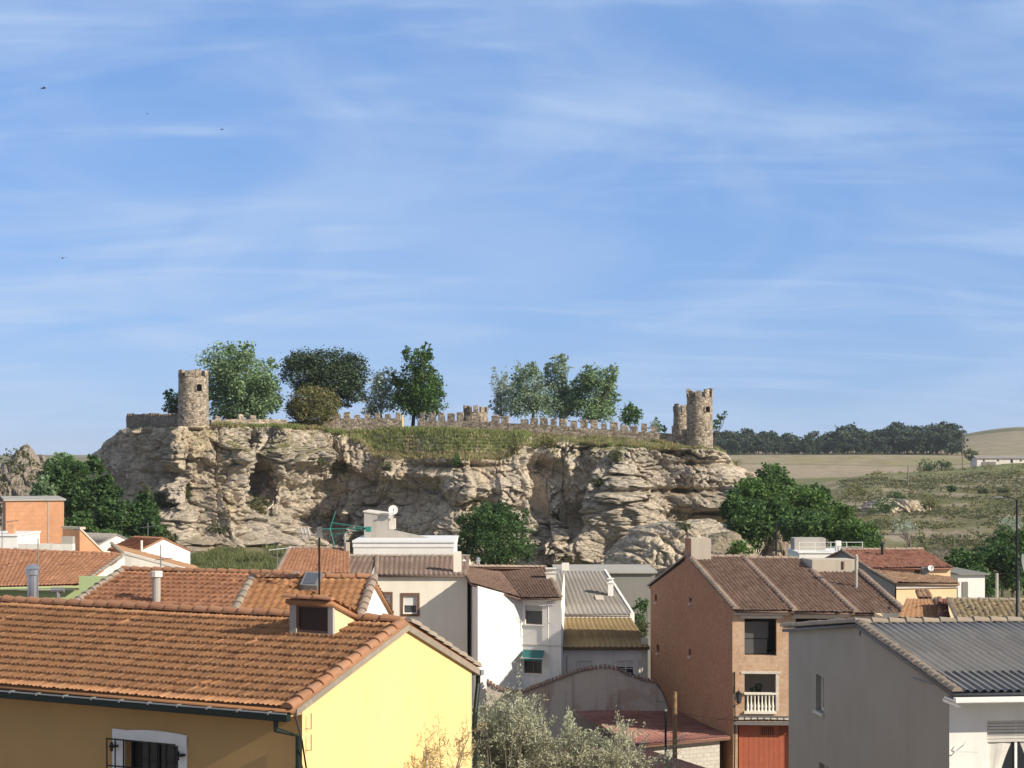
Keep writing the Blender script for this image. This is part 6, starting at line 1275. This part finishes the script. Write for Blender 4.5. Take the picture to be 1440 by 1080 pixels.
for i in range(3):
    l0, l1 = U[i], U[i+1]; dz = -.07*i; g1 = h.sr if i < 2 else 5.55; zz = lambda g: h.fz(g)+dz
    A, B = h.at(l0+.02, -.45, zz(-.45)), h.at(l1-.02, -.45, zz(-.45)); C, D = h.at(l1-.02, g1, zz(g1)), h.at(l0+.02, g1, zz(g1)); roof(h.root, A, B, C, D, 'fine', 'tile_brown')
    roof(h.root, h.at(l1-.02, 15.3, h.bz(15.3)+dz), h.at(l0+.02, 15.3, h.bz(15.3)+dz), h.at(l0+.02, h.sr, h.zr+dz), h.at(l1-.02, h.sr, h.zr+dz), 'fine', 'tile_brown')
    caps(h.root, A+A3(0, 0, .09), D+A3(0, 0, .09), .16, .36, 'cap_brown', 'verge_tiles')
    if i < 2: caps(h.root, D+A3(0, 0, .02), C+A3(0, 0, .02), .13, .42, 'cap_brown')
    m = MB(); fbox(m, f, l0+.1, l1-.1, h.ze-.34+dz, h.ze-.16+dz, .0, .22); m.build('eave_board', M['stonetrim'], h.root)
caps(h.root, B+A3(0, 0, .09), C+A3(0, 0, .09), .16, .36, 'cap_brown', 'verge_tiles')
caps(h.root, h.at(.05, 15.3, h.bz(15.3)+.05), h.at(.05, h.sr+.3, h.zr+.02), .15, .36, 'cap_brown', 'verge_tiles')
m = MB(); p0 = h.at(U[2]+.1, 5.62, h.fz(5.6)-.4); m.box(p0, bf*(U[3]-U[2]-.1), bg_*1.7, A3(0, 0, .4+Zp(786.5, 89.6)-h.fz(5.6))); m.build('parapet', M['beige'], h.root)
m = MB(); p0 = h.at(.0, h.sr-.55, h.zr-.5); m.box(p0, bf*1.05, bg_*1.1, A3(0, 0, .5+Zp(757, 91)-h.zr)); ch = m.build('chimney', M['beige'], h.root); m = MB(); m.box(p0-bf*.012, bf*.01, bg_*1.1, A3(0, 0, .5+Zp(757, 91)-h.zr)); m.build('chimney_side', M['brick'], ch)
c = P(1204, 0, 86.8); flue(h.root, c[:2], .075, 9.6, Zp(787, 86.8), 'conc'); 
m = MB(); c = P(1185, 792, 89.2); m.tube([c-A3(0, .05, .3), c+A3(0, -.05, .1)], .09, 6); m.build('vent_pipe', M['brownframe'], h.root)
# lantern on a curled bracket
c = f.pt(f.a(1037.5), f.z(.3, 980), .5); r = thing('wall_lantern', 'black iron lantern on a curled bracket at the corner of the brick house', 'lantern', c-A3(0, 0, .35)); m = MB()
w0 = f.pt(f.a(1031.5), f.z(.2, 992), .01); m.tube([w0, w0+f.N*.3+A3(0, 0, -.05), w0+f.N*.55+A3(0, 0, .05), c-A3(0, 0, .26)], .02, 6); m.tube([w0+A3(0, 0, .9), w0+f.N*.2+A3(0, 0, 1.0), w0+f.N*.3+A3(0, 0, .8), w0+f.N*.1+A3(0, 0, .6)], .016, 5); m.build('bracket', M['black'], r)
m = MB(); m.tube([c+A3(0, 0, .2), c+A3(0, 0, .3), c+A3(0, 0, .36)], [.22, .12, .03], 6); m.tube([c+A3(0, 0, .36), c+A3(0, 0, .45)], [.04, .01], 6)
for k in range(6): t = k*math.pi/3; m.tube([c+A3(math.cos(t)*.11, math.sin(t)*.11, -.22), c+A3(math.cos(t)*.18, math.sin(t)*.18, .2)], .014, 4)
m.tube([c-A3(0, 0, .26), c-A3(0, 0, .22)], [.06, .12], 6); m.build('lantern_frame', M['black'], r)
m = MB(); m.tube([c-A3(0, 0, .21), c+A3(0, 0, .19)], [.10, .165], 6); m.build('lantern_glass', M['plastic'], r)
wire('thin wire from the wooden pole to the brick house corner', (wp-A3(0, 0, .9), f.pt(.1, f.z(.1, 1012), .1)), .012, .1)
wire('thin wire from the old wall to the wooden pole', (P(922, 985, 93), wp-A3(0, 0, .3)), .012, .12)
wire('slack wire passing the wooden pole above the red sheet roof', (P(905, 1018, 80.2), f.pt(-.1, f.z(.1, 1006), .1)), .010, .3)
# 23-25 houses beyond
r, f, L, z = box_house('terrace_house', 'white terrace with a pale metal railing below the green slope', 1124, 1213, 778, 820, 142, 6, 'white', 0); m = MB()
for k in range(5): x = L*k/4; fbox(m, f, x-.025, x+.025, z+.1, z+.95, -.06, .0)
for zz in (.9, .5, .12): fbox(m, f, -.03, L+.03, z+zz, z+zz+.035, -.065, .005)
m.build('railing', M['whitepaint'], r); m = MB(); fbox(m, f, -.1, L+.1, z+.002, z+.1, -6.1, .1); m.build('roof_slab', M['whitepaint'], r)
m = MB(); fbox(m, f, .1, L*.52, z+.102, z+1.1, -5, -3); m.build('roof_shed', M['cement'], r)
m = MB(); fbox(m, f, L*.6, L*.68, z+.102, z+1.0, -1, -.4); m.build('roof_pier', M['white'], r)
pole('utility_pole', 'dark pole in front of the pale rock spur', 1091.5, 790, 735, 150, .10, .08, 'black', 0)
th = R(8); f24 = A3(math.cos(th), math.sin(th), 0); g24 = A3(-math.sin(th), math.cos(th), 0); e24 = XY(1222, 118)
h = House('red_roof_house', 'cream house with a dark red tiled roof and a lower patched roof in front', e24, f24, 5.9, g24, 9.6, 5.4, 0, Zp(798, 118), Zp(773.5, 123.5), Zp(786, 128))
wu = h.front.rect(1286, 797.5, 1294.5, 804.5); wu = (wu[0], wu[1], wu[2]-.15, min(wu[3]-.1, h.ze-.2)); h.walls('greywall', [wu], fmat='cream_yel', drop=.1); h.roofs('barrel', 'tile_darkred', of=.35, og=.12, ob=.3); caps(h.root, h.Dd+A3(0, 0, .03), h.C+A3(0, 0, .03), .14, .42, 'cap_brown'); window(h.root, h.front, wu, d=.15, pane='glass'); caps(h.root, h.A+A3(0, 0, .03), h.Dd+A3(0, 0, .03), .12, .4, 'cap_brown', 'verge_tiles')
flue(h.root, P(1240.5, 0, 121.8)[:2], .1, h.ze+.6, Zp(768, 121.8), 'black')
c = P(1301, 803, 117.4); m = MB(); m.box(c-A3(.22, 0, .3), A3(.45, 0, 0), A3(0, .35, 0), A3(0, 0, .55)); ac = m.build('air_conditioner', M['greywall'], org=c, label='grey air conditioner box on the cream wall of the dark red roofed house', cat='air conditioner'); m = MB(); m.tube([c+A3(0, -.002, -.02), c+A3(0, -.03, -.02)], .19, 14); m.build('fan_grille', M['grey_metal'], ac)
c = P(1309, 799, 117.2); rd = thing('satellite_dish', 'white satellite dish next to the air conditioner on the cream wall', 'satellite dish', c-A3(0, 0, .3)); dish(rd, c, .21, A3(.1, -1, .2), mast=.3)
A, B, C, D = P(1259, 820.5, 112), P(1350, 821, 113), h.at(5.9, -.03, Zp(813, 118.2)), h.at(0, -.03, Zp(800.5, 117.8)); roof(h.root, A, B, C, D, 'barrel', 'tile_old', 'lower_roof'); caps(h.root, A+A3(0, 0, .03), D+A3(0, 0, .03), .12, .4, 'cap_brown', 'verge_tiles')
f = Face((A+A3(.15, .35, 0))[:2], (B-A)[:2]); m = MB(); Lw = np.linalg.norm(B-A)-.3; wallf(m, f, 0, Lw, 0, A[2]-.14); m.build('lower_wall', M['cream_yel'], h.root); m = MB(); fbox(m, f, -.05, Lw+.1, A[2]-.36, A[2]-.16, 0, .12); m.build('cornice', M['stonetrim'], h.root)
fs = Face((D+A3(0, .1, 0))[:2], (A-D)[:2]); m = MB(); Ls = np.linalg.norm((A-D)[:2]); wallf(m, fs, 0, Ls, 0, A[2]-.14, top=[(0, D[2]-.14)]); wallf(m, Face(f.pt(Lw, 0), -f.n), 0, 5, 0, A[2]-.14); m.build('side_wall', M['greywall'], h.root)
r, f, L, z = box_house('white_annex', 'small white annex with a grey roof and a grey door', 1347, 1385, 808.5, 850, 121, 7, 'white', R(6)); m = MB(); fbox(m, f, -.05, L+.3, z+.002, z+.1, -7, .25); m.build('roof_slab', M['greywall'], r); m = MB(); q = f.rect(1353, 818, 1361, 850); fbox(m, f, q[0], q[1], 0, q[3], .0, .05); m.build('door', M['greywall'], r)
A, B, C, D = P(1262, 869, 70), P(1332, 869, 70), P(1316, 843, 75), P(1275, 842, 75); r = thing('low_roof_house', 'tiny house with a smooth orange roof in front of the cream house', 'house', (*((A+B)/2)[:2], 0)); roof(r, A, B, C, D, 'small', 'tile_tan'); caps(r, B+A3(0, 0, .03), C+A3(0, 0, .03), .12, .38, 'cap_brown', 'verge_tiles'); m = MB(); m.box(A+A3(.1, .5, -.15-A[2]), B-A-A3(.2, 0, 0), A3(0, 4.4, 0), A3(0, 0, A[2]-.1)); m.build('wall', M['cream_yel'], r)
A, B, C, D = P(1350, 880, 64.5), P(1500, 880, 64.5), P(1478, 845, 71.5), P(1333, 843.5, 71.5); r = thing('mossy_roof_house', 'old low house with a mossy yellowish tiled roof behind the corrugated grey roof', 'house', (*((A+B)/2)[:2], 0)); roof(r, A, B, C, D, 'barrel', 'tile_moss', jit=.035, sag=.12); caps(r, D+A3(0, 0, .02), C+A3(0, 0, .02), .09, .42, 'cap_grey'); caps(r, A+A3(0, 0, .03), D+A3(0, 0, .03), .10, .38, 'cap_grey', 'verge_tiles'); m = MB(); m.box(A+A3(.1, .5, -.15-A[2]), B-A-A3(.2, 0, 0), A3(0, 4.8, 0), A3(0, 0, A[2]-.1)); m.build('wall', M['white_old'], r)
A, B, C, D = P(1292, 842, 88), P(1313, 842, 88), P(1306, 830, 90.5), P(1287, 830, 90.5); r = thing('lean_to', 'little tiled lean-to roof against the lower cream wall', 'shed', (*((A+B)/2)[:2], 0)); roof(r, A, B, C, D, 'barrel', 'tile_old'); m = MB(); m.box(A+A3(.05, .2, -.15-A[2]), B-A-A3(.1, 0, 0), A3(0, 2, 0), A3(0, 0, A[2]-.1)); m.build('wall', M['cream_yel'], r)
A, B, C, D = P(1318, 874, 68), P(1336, 874, 68), P(1333, 846, 73), P(1318, 842, 73); r = thing('lean_to', 'broken strip of dark tiles wedged between the orange and the mossy roofs', 'shed', (*((A+B)/2)[:2], 0)); roof(r, A, B, C, D, 'barrel', 'tile_darkred', jit=.05, sag=.2); m = MB(); m.box(A+A3(.05, .3, -.15-A[2]), B-A-A3(.1, 0, 0), A3(0, 4.4, 0), A3(0, 0, A[2]-.15)); m.build('wall', M['white_old'], r)
# street furniture at the edge
a = P(1430, 868, 64); zb = float(gz(a[0], 64)); r = thing('street_lamp', 'tall thin dark street lamp post rising in front of the dark trees', 'street lamp', (a[0], 64, zb)); m = MB(); tp = P(1430, 703, 64); m.tube([A3(a[0], 64, zb), A3(a[0], 64, tp[2])], [.06, .04], 8); m.tube([tp, tp+A3(-.25, 0, .1), tp+A3(-.6, 0, .12)], .025, 6); m.build('post', M['black'], r); m = MB(); m.box(tp+A3(-.85, -.06, .08), A3(.3, 0, 0), A3(0, .12, 0), A3(0, 0, .06)); m.build('lamp_head', M['grey_metal'], r)
r_, b = pole('concrete_pole', 'short pale concrete pole among the dark garden trees', 1402, 850, 806, 125, .13, .10, 'conc', 0)
c = P(1439, 795, 62); rd = thing('satellite_dish', 'big grey dish seen nearly edge-on at the picture border beside the tall post', 'satellite dish', c-A3(0, 0, 1.4)); dish(rd, c, .42, A3(.85, -.5, .2), 'grey_metal', mast=1.9)
for px, p0, p1, Yq, lb in ((1277, 693, 655, 410, 'weathered electricity pole on the grassy crest of the scrubby hillside'), (1353.5, 654, 601, 560, 'taller electricity pole on the crest near the far pine wood')):
    o, b = pole('electricity_pole', lb, px, p0, p1, Yq, .16, .12, 'bark_pale')
# far white farm building
f = Face(XY(1374, 690), (1, -.03)); L = f.a(1460); zg = Zp(654.5, 690); r = thing('farm_building', 'long low white farm building far off on the crest', 'farm building', (*f.pt(L/2, 0)[:2], zg-1.5)); m = MB(); z1 = Zp(644.5, 690); hs = [f.rect(x, 646.5, x+3, 648.8) for x in (1382, 1402, 1434)]+[f.rect(1421, 646, 1424.5, 651)]
wallf(m, f, 0, L, zg-2, z1, hs, .5); wallf(m, Face(f.pt(0, 0, -10), f.n), 0, 10, zg-2, z1); m.build('wall', M['white_old'], r)
for q in hs: m = MB(); m.poly([f.pt(q[0], q[2], -.4), f.pt(q[1], q[2], -.4), f.pt(q[1], q[3], -.4), f.pt(q[0], q[3], -.4)]); m.build('window', M['glass'], r)
m = MB(); m.poly([f.pt(-.5, z1, .6), f.pt(L, z1, .6), f.pt(L, z1+1.2, -5), f.pt(-.5, z1+1.2, -5)]); m.poly([f.pt(L, z1, -10.5), f.pt(-.5, z1, -10.5), f.pt(-.5, z1+1.2, -5), f.pt(L, z1+1.2, -5)]); m.poly([f.pt(0, z1-.01, 0), f.pt(0, z1+1.1, -5), f.pt(0, z1-.01, -10)]); m.build('roof', M['fibre_warm'], r)
m = MB(); fbox(m, f, f.a(1381.5), f.a(1400), zg, Zp(649.3, 690), .0, .3); m.build('stone_base', M['greywall'], r)
# ------------------------------------------------------------------ silvery shrub in front, and the dry stalks against the yellow wall
def sprays(name, label, base, stems, mat, leaf, seed, lw=.35, per=46, cat='shrub'):
    rng = np.random.RandomState(seed); base = np.asarray(base, float); th = thing(name, label, cat, base); tw = MB(); Vs = []
    for tip in stems:
        tip = np.asarray(tip, float); k = base+(tip-base)*.55+A3(rng.uniform(-.3, .3), rng.uniform(-.3, .3), .25); ts = np.linspace(0, 1, 8)
        pts = [base*(1-t)**2+2*k*t*(1-t)+tip*t*t for t in ts]; tw.tube(pts, [.022*(1-t)+.004 for t in ts], 4, False)
        for _ in range(4):
            i = rng.randint(3, 8); s = pts[min(i, 7)]; e = s+A3(rng.normal()*.30, rng.normal()*.3, abs(rng.normal())*.32+.08); tw.tube([s, e], [.008, .003], 3, False)
            t = rng.uniform(.1, 1, per)[:, None]; c = s*(1-t)+e*t+rng.normal(size=(per, 3))*.05
            d = nrm(e-s)+rng.normal(size=(per, 3))*.75; d /= np.linalg.norm(d, axis=1)[:, None]; b = np.cross(d, rng.normal(size=(per, 3))); b /= np.linalg.norm(b, axis=1)[:, None]; l = leaf*rng.uniform(.6, 1.3, per)[:, None]
            Vs.append(np.stack([c, c+d*l*.5+b*l*lw*.5, c+d*l, c+d*l*.5-b*l*lw*.5], 1).reshape(-1, 3))
    V = np.concatenate(Vs); mesh_np('crown', V, quads(V), M[mat], th); tw.build('stems', M['twig'], th); return th
def stems(seed, prof, Y0, Y1, n, low=60):
    rng = np.random.RandomState(seed); out = []
    while len(out) < n:
        px = rng.uniform(prof[0][0], prof[-1][0]); top = np.interp(px, [a for a, b in prof], [b for a, b in prof]); py = top+abs(rng.normal())*low*.6+rng.uniform(0, 6)
        if py > 1120: continue
        out.append(P(px, py, rng.uniform(Y0, Y1)))
    return out
sprays('silvery_shrub', 'tall silvery leaved shrub beside the corner of the yellow house', P(715, 1260, 40.5), stems(1, [(655, 1030), (675, 1003), (690, 1005), (720, 998), (738, 992), (750, 1015), (765, 1025), (785, 1060)], 39.5, 41.5, 120), 'leaf_silver', .085, 4, per=85)
sprays('silvery_shrub', 'lower silvery leaved shrub in front of the red sheet roofs', P(835, 1250, 41), stems(2, [(775, 1070), (790, 1025), (803, 1012), (815, 1020), (830, 1058), (858, 1050), (872, 1008), (878, 1025), (892, 1065), (905, 1088)], 40, 42, 75), 'leaf_silver', .085, 5, per=85)
sprays('silvery_shrub', 'sparse pale twigs sprouting before the block wall', P(945, 1180, 43), stems(3, [(925, 1060), (940, 1048), (955, 1052), (965, 1070)], 42.5, 43.5, 14), 'leaf_silver', .07, 6, per=24)
sprays('dry_grass_clump', 'tall dry golden stalks growing against the yellow wall', P(628, 1190, 35.2), stems(4, [(584, 1090), (590, 1045), (600, 1035), (606, 1040), (618, 1050), (640, 1045), (655, 1028), (662, 1020)], 34.4, 36.2, 12, 40), 'leaf_straw', .10, 7, lw=.2, per=30, cat='grass clump')
for (px, py, Yq, s, rz), lb in zip(((61, 124, 90, .9, .4), (207, 160, 150, .8, 1.2), (312, 182, 150, .9, .2), (88, 363, 90, 1.0, 1.9)), ('swift flying highest over the houses', 'tiny distant swift, the middle one of the three upper birds', 'distant swift flying above the big ash tree', 'swift flying lowest in the open sky')):
    c = P(px, py, Yq); m = MB(); u = A3(math.cos(rz), math.sin(rz), .2); u = nrm(u); v = nrm(np.cross(A3(0, 0, 1), u)); w3 = np.cross(u, v)
    m.tube([c-u*.16*s, c-u*.06*s, c+u*.06*s, c+u*.11*s, c+u*.15*s], [.008, .035*s, .045*s, .035*s, .01], 8)
    for sg in (-1, 1): m.poly([c+u*.07*s, c+v*sg*.14*s+w3*.05*s+u*.06*s, c+v*sg*.34*s-u*.12*s+w3*.02*s, c+v*sg*.13*s-u*.02*s+w3*.045*s, c-u*.03*s])
    m.poly([c-u*.14*s, c-u*.26*s+v*.06*s, c-u*.20*s, c-u*.26*s-v*.06*s]); m.build('bird', M['bird'], org=c, label=lb, cat='bird')
# bushes in the gap beside the brick house, small fig on the roofs
ptree('bush', 'leafy bush in the alley between the low white house and the brick house', 108, [(898, 862, 12, 14), (905, 850, 10, 10), (900, 880, 10, 14)], 1500, .16, 'leaf_dark', 900, 3, cat='bush', trunk=.08)
ptree('bush', 'pale scrub by the alley under the cement shed wall', 104, [(902, 895, 8, 12), (906, 880, 7, 10)], 700, .14, 'leaf_scrub', 903, 2, cat='bush', trunk=.06)
ptree('bush', 'small bright fig bush in front of the smooth pale boulder', 112, [(1038, 768, 14, 9), (1046, 775, 12, 8), (1028, 776, 9, 7)], 800, .2, 'leaf_fresh', 1038, 8, cat='bush', trunk=.06)
